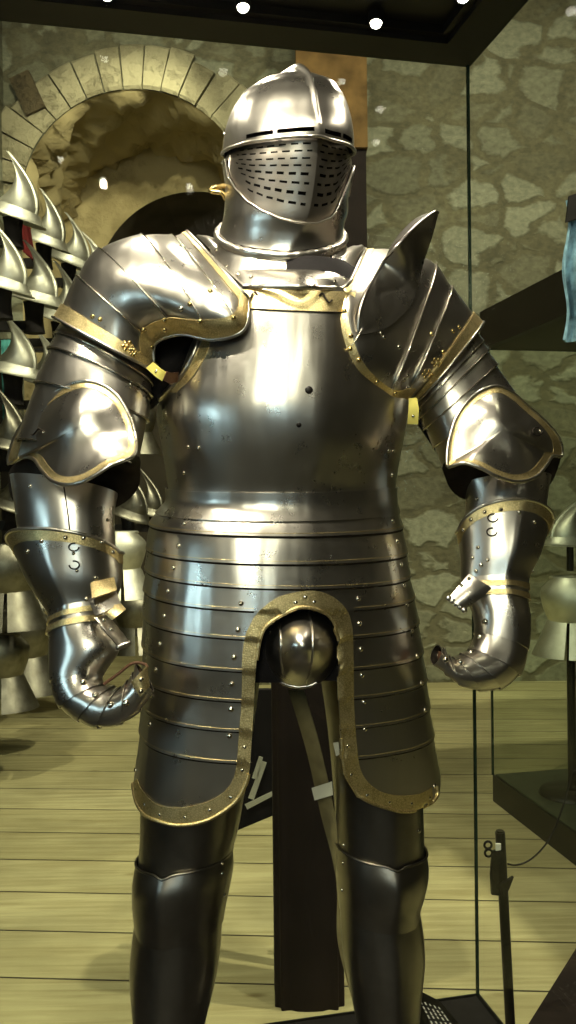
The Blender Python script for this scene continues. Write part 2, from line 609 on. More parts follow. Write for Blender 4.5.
def resample(pl, n):
    pl = [V(p) for p in pl]
    d = [0.0]
    for a, b_ in zip(pl, pl[1:]): d.append(d[-1] + (b_ - a).length)
    out = []
    for k in range(n):
        q = d[-1] * k / (n - 1)
        i = 0
        while i < len(d) - 2 and d[i + 1] < q: i += 1
        x = (q - d[i]) / max(1e-9, d[i + 1] - d[i])
        out.append(pl[i].lerp(pl[i + 1], x))
    return out

def smooth_line(pl, n):
    """Catmull-Rom through the points, n samples"""
    pl = [V(p) for p in pl]
    q = [2 * pl[0] - pl[1]] + pl + [2 * pl[-1] - pl[-2]]
    fine = []
    for i in range(1, len(q) - 2):
        for k in range(12):
            x = k / 12
            p0, p1, p2, p3 = q[i - 1], q[i], q[i + 1], q[i + 2]
            fine.append(0.5 * ((2 * p1) + (p2 - p0) * x + (2 * p0 - 5 * p1 + 4 * p2 - p3) * x * x + (3 * p1 - p0 - 3 * p2 + p3) * x ** 3))
    fine.append(pl[-1])
    return resample(fine, n)

def bvh_of(objs):
    vs, fs = [], []
    for o in objs:
        if o.type != 'MESH': continue
        w = V((0, 0, 0))
        p = o
        while p is not None:
            w = w + V(p.location)
            p = p.parent
        b0 = len(vs)
        vs.extend([V(x.co) + w for x in o.data.vertices])
        fs.extend([tuple(b0 + i for i in q.vertices) for q in o.data.polygons])
    return BVHTree.FromPolygons(vs, fs)

def hit(bvh, px, py):
    d = ray(px, py).normalized()
    loc, n, i, dist = bvh.ray_cast(CAM, d)
    if loc is None: return None, None
    if n.dot(d) > 0: n = -n
    return loc, n

def ribbon(mb, bvh, pa, pb, n=60, m=4, off=0.0012, th=0.0009, lift=None):
    """band on a surface between two pixel outlines"""
    A, B = smooth_line([(*p, 0) for p in pa], n), smooth_line([(*p, 0) for p in pb], n)
    pts = []
    last = None
    for i in range(n):
        row = []
        for j in range(m + 1):
            q = A[i].lerp(B[i], j / m)
            loc, nn = hit(bvh, q.x, q.y)
            if loc is None:
                row.append(None)
            else:
                row.append(loc + nn * off)
        pts.append(row)
    # fill misses from neighbours at the same depth
    for i in range(n):
        for j in range(m + 1):
            if pts[i][j] is None:
                q = A[i].lerp(B[i], j / m)
                best = None
                for r in range(1, n):
                    for (ii, jj) in [(i, j - 1), (i, j + 1), (i - r, j), (i + r, j)]:
                        if 0 <= ii < n and 0 <= jj <= m and pts[ii][jj] is not None:
                            best = pts[ii][jj]
                            break
                    if best: break
                pts[i][j] = P(q.x, q.y, best.y if best else 1.5)
    mb.sheet(pts, th)
    return pts

RIVET_MESH = {}
def rivet_mesh(r, mat):
    k = (r, mat.name)
    if k not in RIVET_MESH:
        mb = MB()
        prof = [(r * math.cos(a), r * 0.75 * math.sin(a)) for a in [i * PI / 2 / 4 for i in range(5)]]
        prof[-1] = (r * 0.02, r * 0.75)
        prof.insert(0, (r, -0.002))
        mb.lathe(prof, 10)
        me = bpy.data.meshes.new('rivet')
        me.from_pydata([tuple(p) for p in mb.v], [], mb.f)
        me.materials.append(mat)
        for p in me.polygons: p.use_smooth = True
        RIVET_MESH[k] = me
    return RIVET_MESH[k]

def rivet(bvh, px, py, parent, r=0.0040, mat='rivet', name='rivet'):
    loc, n = hit(bvh, px, py)
    if loc is None: return None
    o = bpy.data.objects.new(name, rivet_mesh(r, M[mat]))
    link(o)
    o.parent = parent
    w = V((0, 0, 0))
    p = parent
    while p is not None:
        w = w + V(p.location)
        p = p.parent
    o.location = loc - w
    o.rotation_euler = n.to_track_quat('Z', 'Y').to_euler()
    return o

def dome(mb, outline, apex, n=72, m=12, p=2.2, r0=0.0, r1=1.0, off=0.0, th=0.002, lip=0.0, push=None):
    """shield shaped plate: smooth closed outline of (x,y,Y), apex (x,y,Y)"""
    pl = [V(q) for q in outline]
    k = len(pl)
    fine = []
    for i in range(k):
        p0, p1, p2, p3 = pl[i - 1], pl[i], pl[(i + 1) % k], pl[(i + 2) % k]
        for s_ in range(10):
            x = s_ / 10
            fine.append(0.5 * ((2 * p1) + (p2 - p0) * x + (2 * p0 - 5 * p1 + 4 * p2 - p3) * x * x + (3 * p1 - p0 - 3 * p2 + p3) * x ** 3))
    fine.append(fine[0])
    edge = resample(fine, n + 1)[:-1]
    ap = V(apex)
    rows = []
    for j in range(m + 1):
        r = r0 + (r1 - r0) * j / m
        row = []
        for i in range(n):
            e = edge[i]
            Y = e.z + (ap.z - e.z) * (1 - r ** p) - off - (lip * max(0, (r - 0.86) / 0.14) ** 2)
            if push: Y -= push(i / n, r)
            x = ap.x + (e.x - ap.x) * max(r, 0.004)
            y = ap.y + (e.y - ap.y) * max(r, 0.004)
            row.append(P(x, y, Y))
        rows.append(row)
    mb.sheet(rows, th, closed=True)
    return rows
# ================================================================== the suit of armour
FLOOR_CASE = 0.35
suit = empty('suit_of_armour', (-0.01, 1.58, FLOOR_CASE),
             'large polished steel suit of plate armour with gilded etched borders, standing in the glass case', 'suit of armour')
ST, STI = M['steel'], M['steel_in']

def MB2():
    m = MB()
    m.inner = 1
    return m

def project(p):
    q = RC.transposed() @ (p - CAM)
    return V((288 + F_PX * q.x / -q.z, 512 - F_PX * q.y / -q.z))

def uv_of(L, px, py, urange=(-0.05, 0.58)):
    t0, t1 = L.keys[0][0], L.keys[-1][0]
    tgt = V((px, py))
    best = None
    for i in range(33):
        for j in range(25):
            u = urange[0] + (urange[1] - urange[0]) * i / 32
            t = t0 + (t1 - t0) * j / 24
            d = (project(L.ev(u, t)) - tgt).length
            if best is None or d < best[0]: best = (d, u, t)
    d, u, t = best
    su, st = (urange[1] - urange[0]) / 32, (t1 - t0) / 24
    for _ in range(26):
        for du, dt in ((su, 0), (-su, 0), (0, st), (0, -st)):
            dd = (project(L.ev(u + du, t + dt)) - tgt).length
            if dd < d: d, u, t = dd, u + du, t + dt
        su *= 0.72
        st *= 0.72
    return u, t

def curve_ut(L, pts, ends=None, urange=(-0.05, 0.58)):
    """function t(u) through pixel points on loft L"""
    q = sorted(uv_of(L, *p, urange) for p in pts)
    if ends: q = sorted(q + list(ends))
    us = [a for a, _ in q]
    def f(u):
        if u <= us[0]: return q[0][1]
        if u >= us[-1]: return q[-1][1]
        i = 0
        while us[i + 1] < u: i += 1
        x = (u - us[i]) / max(1e-9, us[i + 1] - us[i])
        x = x * x * (3 - 2 * x) * 0.35 + x * 0.65
        return q[i][1] + (q[i + 1][1] - q[i][1]) * x
    return f

# ------------------------------------------------------------------ torso
PSI = math.radians(17)
TOR = Loft(rings_px([
    (262, (232, 262), (345, 262), 1.585, 0.130, 2.1, 0.004, 0.45, 1),
    (280, (212, 280), (372, 278), 1.597, 0.152, 2.1, 0.008, 0.45, 1),
    (300, (194, 300), (388, 298), 1.60, 0.163, 2.15, 0.012, 0.45, 1),
    (335, (176, 335), (398, 333), 1.60, 0.176, 2.2, 0.016, 0.45, 1),
    (380, (159, 380), (403, 378), 1.60, 0.188, 2.2, 0.019, 0.45, .95),
    (412, (153, 412), (402, 409), 1.60, 0.193, 2.2, 0.020, 0.45, .9),
    (440, (157, 440), (398, 437), 1.60, 0.188, 2.2, 0.019, 0.45, .85),
    (470, (162, 470), (393, 466), 1.60, 0.176, 2.2, 0.014, 0.45, .8),
    (490, (165, 490), (391, 486), 1.60, 0.167, 2.2, 0.012, 0.45, .8),
    (508, (164, 508), (391, 503), 1.60, 0.167, 2.2, 0.011, 0.45, .8),
], PSI, 0.06))
SK = Loft(rings_px([
    (486, (165, 487), (390, 483), 1.60, 0.166, 2.2, 0.011, 0.45, .85),
    (505, (163, 505), (391, 501), 1.60, 0.168, 2.2, 0.011, 0.45, .85),
    (516, (151, 517), (393.5, 512), 1.60, 0.178, 2.25, 0.011, 0.45, .85),
    (525, (147, 525), (395.5, 522), 1.60, 0.184, 2.25, 0.011, 0.45, .85),
    (549, (144, 549), (399, 546), 1.60, 0.190, 2.3, 0.010, 0.45, .85),
    (569, (142.5, 570), (402, 568), 1.60, 0.192, 2.3, 0.010, 0.45, .85),
    (590, (141, 591), (406, 588), 1.60, 0.192, 2.3, 0.008, 0.45, .85),
    (616, (140, 617), (410, 612), 1.60, 0.190, 2.35, 0.006, 0.45, .85),
    (646, (140, 647), (414, 640), 1.60, 0.186, 2.4, 0.004, 0.45, .85),
    (675, (140, 676), (418, 666), 1.60, 0.180, 2.4, 0.0, 0.45, .85),
    (703, (139, 704), (421, 693), 1.60, 0.174, 2.45, 0.0, 0.45, .85),
    (733, (138, 734), (425, 721), 1.60, 0.168, 2.5, 0.0, 0.45, .85),
    (780, (133, 781), (433, 768), 1.60, 0.160, 2.5, 0.0, 0.45, .85),
    (830, (132, 832), (440, 812), 1.60, 0.152, 2.5, 0.0, 0.45, .85),
], PSI, 0.07))

# breastplate
arm_l = [(206, 316), (199, 331), (192, 353), (178.6, 376.6), (161, 394), (152, 404)]
breast_top = curve_ut(TOR, arm_l + [(214, 296), (232, 281), (265, 278), (299, 278), (330, 279), (358, 284), (371, 305), (386, 340), (398, 375)], ends=[(-0.03, 415), (0.54, 412)])
mb = MB2()
plate(mb, TOR, -0.04, 0.545, 281, 492, nu=110, nt=40, t0f=breast_top, th=0.0025)
breast = mb.build('breastplate', [ST, STI], suit)
mb = MB2()
plate(mb, TOR, 0.53, 0.975, 290, 500, nu=50, nt=24, off0=-0.003, th=0.002)
backplate = mb.build('backplate', [ST, STI], suit)
bv_breast = bvh_of([breast])
# rolled armhole rim and its gilt border
mb = MB()
rim = [hit(bv_breast, x + 1.0, y + 1.2)[0] for x, y in smooth_line([(199.5, 332, 0), (192, 353, 0), (178.6, 376.6, 0), (161, 394, 0), (153, 402, 0)], 26).__iter__() for (x, y) in [(x, y)]] if False else []
for q in smooth_line([(200, 331, 0), (193, 353, 0), (180, 376, 0), (163, 393.5, 0), (155, 402, 0)], 30):
    l_, n_ = hit(bv_breast, q.x + 1.5, q.y + 1.5)
    if l_ is not None: rim.append(l_ + n_ * 0.002)
mb.tube(rim, 0.0042, 8)
mb.build('armhole_rim', ST, breast)
mb = MB()
ribbon(mb, bv_breast, [(203, 340), (196, 355), (183, 377), (168, 392)], [(211, 338), (206, 355), (193, 377), (176, 393)], n=24, m=4)
mb.build('gilt_border', M['gilt'], breast)
# gilt band across the top of the breast
mb = MB()
ribbon(mb, bv_breast, [(236, 289.5), (299, 290.5), (356, 292)], [(236, 308), (299, 311), (352, 312.5)], n=40, m=5)
mb.build('gilt_band', M['gilt'], breast)
mb = MB()
pth = []
for q in smooth_line([(240, 308.5, 0), (299, 311.5, 0), (350, 313, 0)], 30):
    l_, n_ = hit(bv_breast, q.x, q.y)
    if l_ is not None: pth.append(l_ + n_ * 0.001)
mb.tube(pth, 0.0014, 6)
mb.build('raised_line', M['steel_in'], breast)
# rivets, lance-rest holes
for (x, y) in [(188, 447), (198.6, 448), (184, 473), (202, 501), (166, 414), (388.5, 451), (393.5, 451), (392, 475)]:
    rivet(bv_breast, x, y, breast, 0.0036)
for (x, y) in [(309, 390), (299, 425)]:
    l_, n_ = hit(bv_breast, x, y)
    mb = MB()
    q = n_.to_track_quat('Z', 'Y').to_matrix().to_4x4()
    mb.lathe([(0.0001, 0.0006), (0.0058 if y < 400 else 0.0035, 0.0006), (0.0062 if y < 400 else 0.004, 0.0)], 14, Matrix.Translation(l_) @ q)
    mb.build('bolt_hole', M['blackpaint'], breast)
for (x, y, s_) in [(246, 300, 1), (331, 301, -1)]:
    pth = []
    for k in range(13):
        a = k / 12
        l_, n_ = hit(bv_breast, x + 12 * a * s_, y + 3.5 * math.sin(a * 2 * PI) - 4 * a)
        pth.append(l_ + n_ * 0.004)
    mb = MB()
    mb.tube(pth, 0.0016, 6)
    mb.build('hook', STI, breast)

# ------------------------------------------------------------------ fauld (waist lames) and tassets
ROW = [486, 512, 525, 549, 569, 590, 616, 646, 675, 703, 733]
fauld = None
arch_in = [(254, 700), (255, 680), (256.7, 660), (260.4, 638), (266.5, 626), (283.5, 614), (303, 607), (324.8, 613), (334.5, 624), (338, 640), (338, 667), (338.5, 700)]
arch_out = [(241.5, 701), (242, 676), (242.5, 653), (246, 633), (256.7, 614), (278.6, 597), (310, 590.5), (332, 596.5), (346.7, 611), (352, 628), (353, 653), (353.5, 701)]
UL = [uv_of(SK, *p) for p in [(283.5, 614), (266.5, 626), (260.4, 638), (256.7, 660), (255, 680), (254, 700), (251, 742), (249, 773)]]
UR = [uv_of(SK, *p) for p in [(324.8, 613), (334.5, 624), (338, 640), (338, 667), (338.5, 700), (340, 736), (343, 768)]]
def lerp_t(tab, t):
    tab = sorted((b_, a) for a, b_ in tab)
    if t <= tab[0][0]: return tab[0][1]
    for (t0, v0), (t1, v1) in zip(tab, tab[1:]):
        if t <= t1: return v0 + (v1 - v0) * (t - t0) / (t1 - t0)
    return tab[-1][1]
t_arch_top = uv_of(SK, 303, 606)[1]
ua_l, ua_r = UL[0][0], UR[0][0]
fparts = []
mb = MB2()
plate(mb, SK, -0.10, 0.60, 488, 514, nu=90, nt=8, off0=0.0045, off1=0.0035)
fauld = mb.build('fauld', [ST, STI], suit)
fparts.append(fauld)
UO0, UO1 = -0.13, 0.63
def lame(a, b_, ulo, uhi, name, parent, over=4.5, **kw):
    m_ = MB2()
    plate(m_, SK, ulo, uhi, a - 2, b_ + over * 0.35, nu=kw.pop('nu', 80), nt=6, off0=0.0, off1=0.0036, th=0.0016, pw=1.3, **kw)
    o = m_.build(name, [ST, STI], parent)
    fparts.append(o)
    # dark strip painted as shade under the edge, and gilt thread along it
    tb_ = b_ + over * 0.35
    ua = kw['u0f'](tb_) if 'u0f' in kw else ulo
    ub = kw['u1f'](tb_) if 'u1f' in kw else uhi
    f1 = kw.get('t1f')
    spans = [(ua, ub)] if f1 is None else [(ulo, ua_r - 0.03), (ua_l + 0.03, uhi)]
    for (s0, s1) in spans:
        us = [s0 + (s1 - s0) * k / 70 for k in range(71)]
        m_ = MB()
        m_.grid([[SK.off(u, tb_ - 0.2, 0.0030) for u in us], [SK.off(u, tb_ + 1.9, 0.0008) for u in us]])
        m_.build('edge_shade', STI, o)
        m_ = MB()
        m_.tube([SK.off(u, tb_ - 2.4, 0.0032) for u in us], 0.0005, 5)
        m_.build('gilt_thread', M['gilt'], o)
    return o
for i in range(1, 5):
    if i < 4:
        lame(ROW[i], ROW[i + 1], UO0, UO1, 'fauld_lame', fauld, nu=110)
    else:
        # fifth lame, notched by the arch at its lower edge
        cut = curve_ut(SK, [(270, 621), (283.5, 612), (303, 606), (324.8, 612), (333, 620)])
        def tb(u):
            lim = ROW[5] + 1.5
            if ua_r - 0.02 < u < ua_l + 0.02: return min(lim, cut(u))
            return lim
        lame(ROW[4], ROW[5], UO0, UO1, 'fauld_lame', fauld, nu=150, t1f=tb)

def tasset(side):
    """side -1: viewer's left, +1: viewer's right"""
    root = None
    for i in range(5, 10):
        if side < 0:
            kw = dict(u0f=lambda t: lerp_t(UL, t), u1f=lambda t: UO1)
        else:
            kw = dict(u0f=lambda t: UO0, u1f=lambda t: lerp_t(UR, t))
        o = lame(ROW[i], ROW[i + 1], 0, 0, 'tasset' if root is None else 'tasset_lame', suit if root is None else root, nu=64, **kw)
        if root is None: root = o
    # lowest plate with its rounded corner
    if side < 0:
        bot = [(133, 782), (136, 803), (143, 813), (152, 819), (175.5, 825.5), (203, 822.5), (228, 809), (239, 799), (246, 782)]
        f_b = curve_ut(SK, bot, ends=[(UO1, 770)])
        lo, hi = lerp_t(UL, 770), UO1
        kw = dict(u0f=lambda t: lerp_t(UL, t))
    else:
        bot = [(437, 774), (437.5, 797), (425, 808), (405.6, 812.5), (386, 808.5), (364, 800), (353, 790), (345, 774)]
        f_b = curve_ut(SK, bot, ends=[(UO0, 770)])
        lo, hi = UO0, lerp_t(UR, 770)
        kw = dict(u1f=lambda t: lerp_t(UR, t))
    m_ = MB2()
    plate(m_, SK, lo, hi, 731, 800, nu=120, nt=16, off0=0.0, off1=0.002, t1f=f_b, th=0.002, **kw)
    o = m_.build('tasset_plate', [ST, STI], root)
    fparts.append(o)
    return root, o
tas_l, tasp_l = tasset(-1)
tas_r, tasp_r = tasset(1)
bv_sk = bvh_of(fparts)

# gilt borders: arch, then down round each tasset
mb = MB()
ribbon(mb, bv_sk, arch_out[3:-2], arch_in[3:-2], n=90, m=5, off=0.0022)
mb.build('gilt_border', M['gilt'], fauld)
mb = MB()
ribbon(mb, bv_sk, [(246, 633), (242.5, 653), (242, 676), (241.5, 701), (238.5, 740), (236, 768), (230, 785), (217, 797), (200, 804), (180, 807.5), (163, 806), (153, 801), (143, 790), (138, 779)],
       [(260.2, 638), (256.6, 660), (255, 680), (254, 700), (251.5, 742), (249, 772), (241.5, 793), (227, 808.5), (203, 821.5), (175.5, 824.7), (152, 818.2), (143, 812), (137, 802), (134.2, 782)], n=120, m=5, off=0.0022)
mb.build('gilt_border', M['gilt'], tas_l)
mb = MB()
ribbon(mb, bv_sk, [(352, 628), (353, 653), (353.5, 701), (356, 740), (359, 765), (366, 780), (380, 791), (397, 795), (414, 794.5), (425, 791), (431, 787)],
       [(338.3, 640), (338.3, 667), (339, 700), (341, 738), (344, 768), (352, 788), (366, 800), (387, 808), (406, 811.6), (421, 808.5), (432, 801.5)], n=110, m=5, off=0.0022)
mb.build('gilt_border', M['gilt'], tas_r)
# rolled lower edges
for par, pl in ((tas_l, [(133.8, 778), (134, 788), (137, 802), (143, 812), (152, 818.2), (175.5, 824.7), (203, 821.5), (227, 808.5), (241.5, 793), (249, 772), (251.5, 742)]),
                (tas_r, [(436.2, 786), (436, 797), (424, 807.4), (406, 811.6), (387, 808), (366, 800), (352, 788), (344, 768), (341, 738)]),
                (fauld, arch_in[2:-2])):
    pth = []
    for q in smooth_line([(*p, 0) for p in pl], 70):
        l_, n_ = hit(bv_sk, q.x, q.y)
        if l_ is not None: pth.append(l_ + n_ * 0.0015)
    mb = MB()
    mb.tube(pth, 0.0032, 8)
    mb.build('rolled_edge', M['gilt'], par)
# rivets
riv_l = [(184.5, 523.5), (178.6, 546), (173.6, 568), (168, 591), (241, 603.5), (164, 616), (238, 630), (160, 644), (234, 657.5),
         (156, 669.5), (231.7, 684), (152.5, 696), (231, 709.5), (150, 724), (229.5, 736)]
riv_r = [(392.5, 521), (397, 541.5), (401, 564.5), (404, 585), (358.6, 598.6), (406.6, 605), (359.5, 623.5), (412, 630.5), (361, 649),
         (362, 675), (364, 702), (365, 729), (417, 656), (421.5, 683), (425, 710)]
for (x, y) in riv_l: rivet(bv_sk, x, y, fauld if y < 600 else tas_l, 0.0046)
for (x, y) in riv_r: rivet(bv_sk, x, y, fauld if y < 590 else tas_r, 0.0046)
for (x, y) in [(295.5, 602.5), (305, 597), (314, 602)]: rivet(bv_sk, x, y, fauld, 0.0044)
for (x, y) in [(244.7, 747), (242.5, 770), (231, 797), (210, 810), (185, 817), (160, 814.5), (145, 804.5), (136.5, 789), (135.5, 770)]:
    rivet(bv_sk, x, y, tas_l, 0.0040)
for (x, y) in [(347.5, 746), (351, 774.5), (367, 795), (389, 802.5), (411, 803.5), (429, 798), (434.5, 786)]:
    rivet(bv_sk, x, y, tas_r, 0.0040)

# ------------------------------------------------------------------ codpiece
mb = MB()
cir = [(299.5 + 39 * math.cos(a), 648.5 + 40.5 * math.sin(a), 1.452) for a in [k * 2 * PI / 20 for k in range(20)]]
dome(mb, cir, (303, 647, 1.352), n=64, m=16, p=2.0)
cod = mb.build('codpiece', ST, suit)
bv_c = bvh_of([cod])
for pl in ([(309, 611), (312.5, 630), (313, 650), (311, 668), (306, 684)], [(279, 622), (281, 640), (281, 660), (284, 678)]):
    pth = []
    for q in smooth_line([(*p, 0) for p in pl], 26):
        l_, n_ = hit(bv_c, q.x, q.y)
        if l_ is not None: pth.append(l_)
    mb = MB()
    mb.tube(pth, 0.0026, 8)
    mb.build('ridge', ST, cod)
for (x, y) in [(270, 632), (265, 644), (262.5, 654)]: rivet(bv_c, x, y, cod, 0.0032)
mb = MB()
pth = [hit(bv_c, 299.5 + 37.5 * math.cos(a), 648.5 + 38.5 * math.sin(a))[0] for a in [0.35 * PI + k * 0.55 * PI / 20 for k in range(21)]]
mb.tube([p for p in pth if p is not None], 0.0028, 8)
mb.build('rolled_edge', ST, cod)

# ------------------------------------------------------------------ gorget
mb = MB2()
top = smooth_line([P(203, 240, 1.635), P(214, 238, 1.60), P(228, 249, 1.545), P(246, 258, 1.505), P(285, 268, 1.470), P(321, 265, 1.478), P(341, 252, 1.535), P(352, 246, 1.60), P(358, 246, 1.65)], 60)
bot = smooth_line([P(196, 236, 1.64), P(208, 247, 1.56), P(226, 268, 1.495), P(244, 285.5, 1.450), P(299, 284.5, 1.405), P(352, 287, 1.470), P(361, 272, 1.55), P(366, 258, 1.62), P(366, 250, 1.66)], 60)
bot = []
for k, q in enumerate([(196, 236, 1.64), (208, 247, 1.56), (226, 268, 1.495), (244, 285.5, 1.450), (299, 285, 1.405), (352, 287, 1.470), (361, 272, 1.55), (366, 258, 1.62), (366, 250, 1.66)]):
    bot.append(P(*q))
bot = resample(bot, 60)
mb.sheet([[top[i].lerp(bot[i], j / 8) + V((0, -0.006 * math.sin(PI * j / 8), 0.004 * math.sin(PI * j / 8))) for i in range(60)] for j in range(9)], 0.002)
gorget = mb.build('gorget', [ST, STI], suit)
bv_g = bvh_of([gorget])
mb = MB()
mb.tube(smooth_line([P(243.5, 287, 1.446), P(270, 286.6, 1.418), P(299, 286.8, 1.400), P(325, 288, 1.425), P(352, 289, 1.466)], 30), 0.0042, 8)
mb.build('rolled_edge', ST, gorget)
mb = MB()
mb.tube(smooth_line([P(192.5, 239, 1.61), P(211, 256, 1.52), P(228, 272, 1.48), P(244, 286.5, 1.446)], 20), 0.0028, 8)
mb.build('raised_edge', ST, gorget)
mb = MB()
mb.tube(smooth_line([P(353, 288, 1.466), P(362, 272, 1.545), P(362, 258, 1.60), P(355, 250, 1.64)], 20), 0.0028, 8)
mb.build('raised_edge', ST, gorget)
for (x, y) in [(226.7, 266.5), (238.5, 274.5), (251, 277), (216, 250), (335, 281.5), (345, 279), (351, 272)]:
    rivet(bv_g, x, y, gorget, 0.0036)

# ------------------------------------------------------------------ helmet
HPS = math.radians(21)
HEL = Loft(rings_px([
    (74.5, (284, 75), (289, 75), 1.56, 0.006, 2.0, 0, .5, 1),
    (77, (270, 77.5), (304, 77.5), 1.56, 0.038, 2.0, 0, .5, 1),
    (84, (252, 85), (325, 84), 1.56, 0.072, 2.0, 0.000, .5, 1),
    (99, (236.5, 100), (337.5, 98), 1.56, 0.103, 2.05, 0.002, .5, 1),
    (121, (226.5, 122), (345, 120), 1.56, 0.124, 2.1, 0.004, .5, 1.02),
    (140, (223, 141), (347.5, 139), 1.56, 0.137, 2.1, 0.006, .5, 1.0),
    (160, (223.5, 161), (348.5, 158), 1.56, 0.129, 2.1, 0.009, .6, 1.0),
    (182, (226.5, 183), (346, 180), 1.56, 0.115, 2.1, 0.012, .6, 1.05),
    (200, (227, 201), (343, 198), 1.56, 0.102, 2.1, 0.014, .6, 1.1, 0.30, 21),
    (212, (226, 213), (343.5, 210), 1.56, 0.094, 2.1, 0.013, .6, 1.1, 0.40, 19),
    (222, (224.5, 223), (341, 220), 1.565, 0.091, 2.1, 0.010, .55, 1.1, 0.50, 14),
    (231, (221.5, 232), (340.5, 230), 1.57, 0.093, 2.1, 0.008, .5, 1.1, 0.60, 8),
    (246, (216, 246), (345, 246), 1.575, 0.112, 2.1, 0.006, .5, 1.0, 0.64, 6),
], HPS, 0.22))
UH = (0.0, 0.58)
f_eye = curve_ut(HEL, [(226, 150), (241, 144), (262, 139.5), (290, 136), (314.5, 135), (334, 140), (354, 150.5)], urange=UH)
f_low = curve_ut(HEL, [(228, 160), (230, 177), (239, 191), (250, 203), (265, 212), (281, 218.5), (300, 222.5), (315, 222.5), (330, 217), (340, 208.5), (347, 194), (352, 176), (355, 165)], urange=UH)
mb = MB2()
# eye slits are real gaps: leave faces out
def helm_grid(t0f, t1f, nu, nt, off, holes=None, u0=0.0, u1=1.0, th=0.002):
    pts = []
    for j in range(nt + 1):
        row = []
        for i in range(nu + 1):
            u = u0 + (u1 - u0) * i / nu
            a, b_ = t0f(u), t1f(u)
            row.append(HEL.off(u, a + (b_ - a) * j / nt, off(u, j / nt) if callable(off) else off))
        pts.append(row)
    m_ = MB2()
    m_.sheet(pts, th, HEL.ring(160)[0])
    if holes:
        keep_f, keep_m = [], []
        per = nu * nt
        for k, (f, q) in enumerate(zip(m_.f, m_.mi)):
            if k < 2 * per:
                kk = k % per
                j, i = divmod(kk, nu)
                if holes(u0 + (u1 - u0) * (i + 0.5) / nu, (j + 0.5) / nt): continue
            keep_f.append(f)
            keep_m.append(q)
        m_.f, m_.mi = keep_f, keep_m
    return m_
def eye_hole(u, y):
    if not 0.90 < y < 0.955: return False
    d = u - 0.25
    for a, b_ in ((0.013, 0.098), (0.104, 0.178), (-0.062, -0.013), (-0.125, -0.068)):
        if a < d < b_: return True
    return False
m_ = helm_grid(lambda u: 74.5, lambda u: f_eye(u % 1.0) if 0 <= u % 1.0 <= 0.58 else f_eye(0.58) if u % 1.0 < 0.8 else f_eye(0.0), 260, 90, 0.0015, eye_hole, -0.0, 1.0)
helmet = m_.build('helmet', [ST, STI], suit)
# brow ledge over the visor
mb = MB()
pth = [HEL.off(u, f_eye(u) + 1.0, 0.0030) for u in [0.03 + 0.55 * k / 80 for k in range(81)]]
mb.tube(pth, 0.0030, 8)
mb.build('brow_edge', ST, helmet)
# visor with rows of breaths cut through
def breath(u, y):
    d = u - 0.252
    r = y * 9.6 - 0.5
    k = math.floor(r)
    fr = r - k
    if k < 0 or k > 7 or not 0.34 < fr < 0.62: return False
    lim_l, lim_r = 0.225 - 0.006 * max(0, k - 3) ** 1.5, 0.19 - 0.006 * max(0, k - 3) ** 1.5
    if not (-lim_r < d < lim_l): return False
    if abs(d) < 0.010: return False
    q = (abs(d) - 0.010) / 0.0300 + (0.35 if k % 2 else 0.0)
    return 0.16 < (q - math.floor(q)) < 0.78
def visor_off(u, y): return -0.008 * (1 - y) ** 1.4
m_ = helm_grid(f_eye, f_low, 420, 110, visor_off, breath, 0.0, 0.58, 0.0018)
visor = m_.build('visor', [M['visor'], STI], helmet)
# bevor below, standing proud of the visor
m_ = helm_grid(f_low, lambda u: 232.0, 140, 26, 0.0035, None, 0.0, 0.58)
bevor = m_.build('bevor', [ST, STI], helmet)
m_ = helm_grid(lambda u: 140.0, lambda u: 232.0, 80, 16, 0.0005, None, 0.575, 1.005)
m_.build('neck_guard', [ST, STI], helmet)
mb = MB()
mb.tube([HEL.off(u, f_low(u), 0.0042) for u in [0.06 + 0.50 * k / 90 for k in range(91)]], 0.0020, 8)
mb.build('bevor_edge', ST, bevor)
# roped collar and flared lower lame
mb = MB()
rows = []
for k in range(160):
    u = k / 160
    rows.append(HEL.off(u, 236.0, 0.004))
mb.tube(rows, [0.0072 + 0.0007 * math.sin(k * 2 * PI / 5.0) for k in range(160)], 10, closed=True)
mb.build('roped_collar', ST, helmet)
mb = MB2()
plate(mb, HEL, 0.0, 1.0, 238, 259, nu=90, nt=8, off0=0.002, off1=0.006)
mb.build('collar_lame', [ST, STI], helmet)
# black lining
mb = MB()
mb.grid([[HEL.off(u, t, -0.012) for u in [k / 40 for k in range(40)]] for t in [80, 90, 105, 125, 145, 165, 185, 205, 225, 245]], closed=True)
mb.build('lining', M['cloth'], helmet)
# comb: raised keel from brow to nape
side = V((math.cos(HPS), math.sin(HPS), 0))
path = [(HEL.ev(0.25, t), HEL.nrm(0.25, t)) for t in [138, 132, 126, 120, 113, 106, 99, 93, 88, 84, 81, 78.5, 76.5]]
path += [(HEL.ev(0.75, t), HEL.nrm(0.75, t)) for t in [76.5, 78.5, 81, 84, 88, 93, 100, 110, 122, 138, 155, 175]]
hh = [0.0025, 0.003, 0.004, 0.005, 0.006, 0.007, 0.008, 0.009, 0.0105, 0.012, 0.013, 0.0135, 0.0135, 0.0135, 0.0135, 0.0135, 0.0135, 0.013, 0.012, 0.011, 0.010, 0.009, 0.007, 0.005, 0.003]
rows = []
for (p, n_), h in zip(path, hh):
    n_ = (n_ - side * n_.dot(side)).normalized()
    rows.append([p + side * x + n_ * (h * math.exp(-abs(x / 0.0044) ** 2.2) - (0.002 if abs(x) > 0.013 else 0)) for x in [-0.014, -0.009, -0.006, -0.004, -0.0025, 0, 0.0025, 0.004, 0.006, 0.009, 0.014]])
mb = MB()
mb.grid(rows)
mb.build('comb', ST, helmet)
bv_h = bvh_of([helmet, visor, bevor])
for (x, y) in [(224.5, 134), (227.5, 163)]: rivet(bv_h, x, y, helmet, 0.0042)
mb = MB()
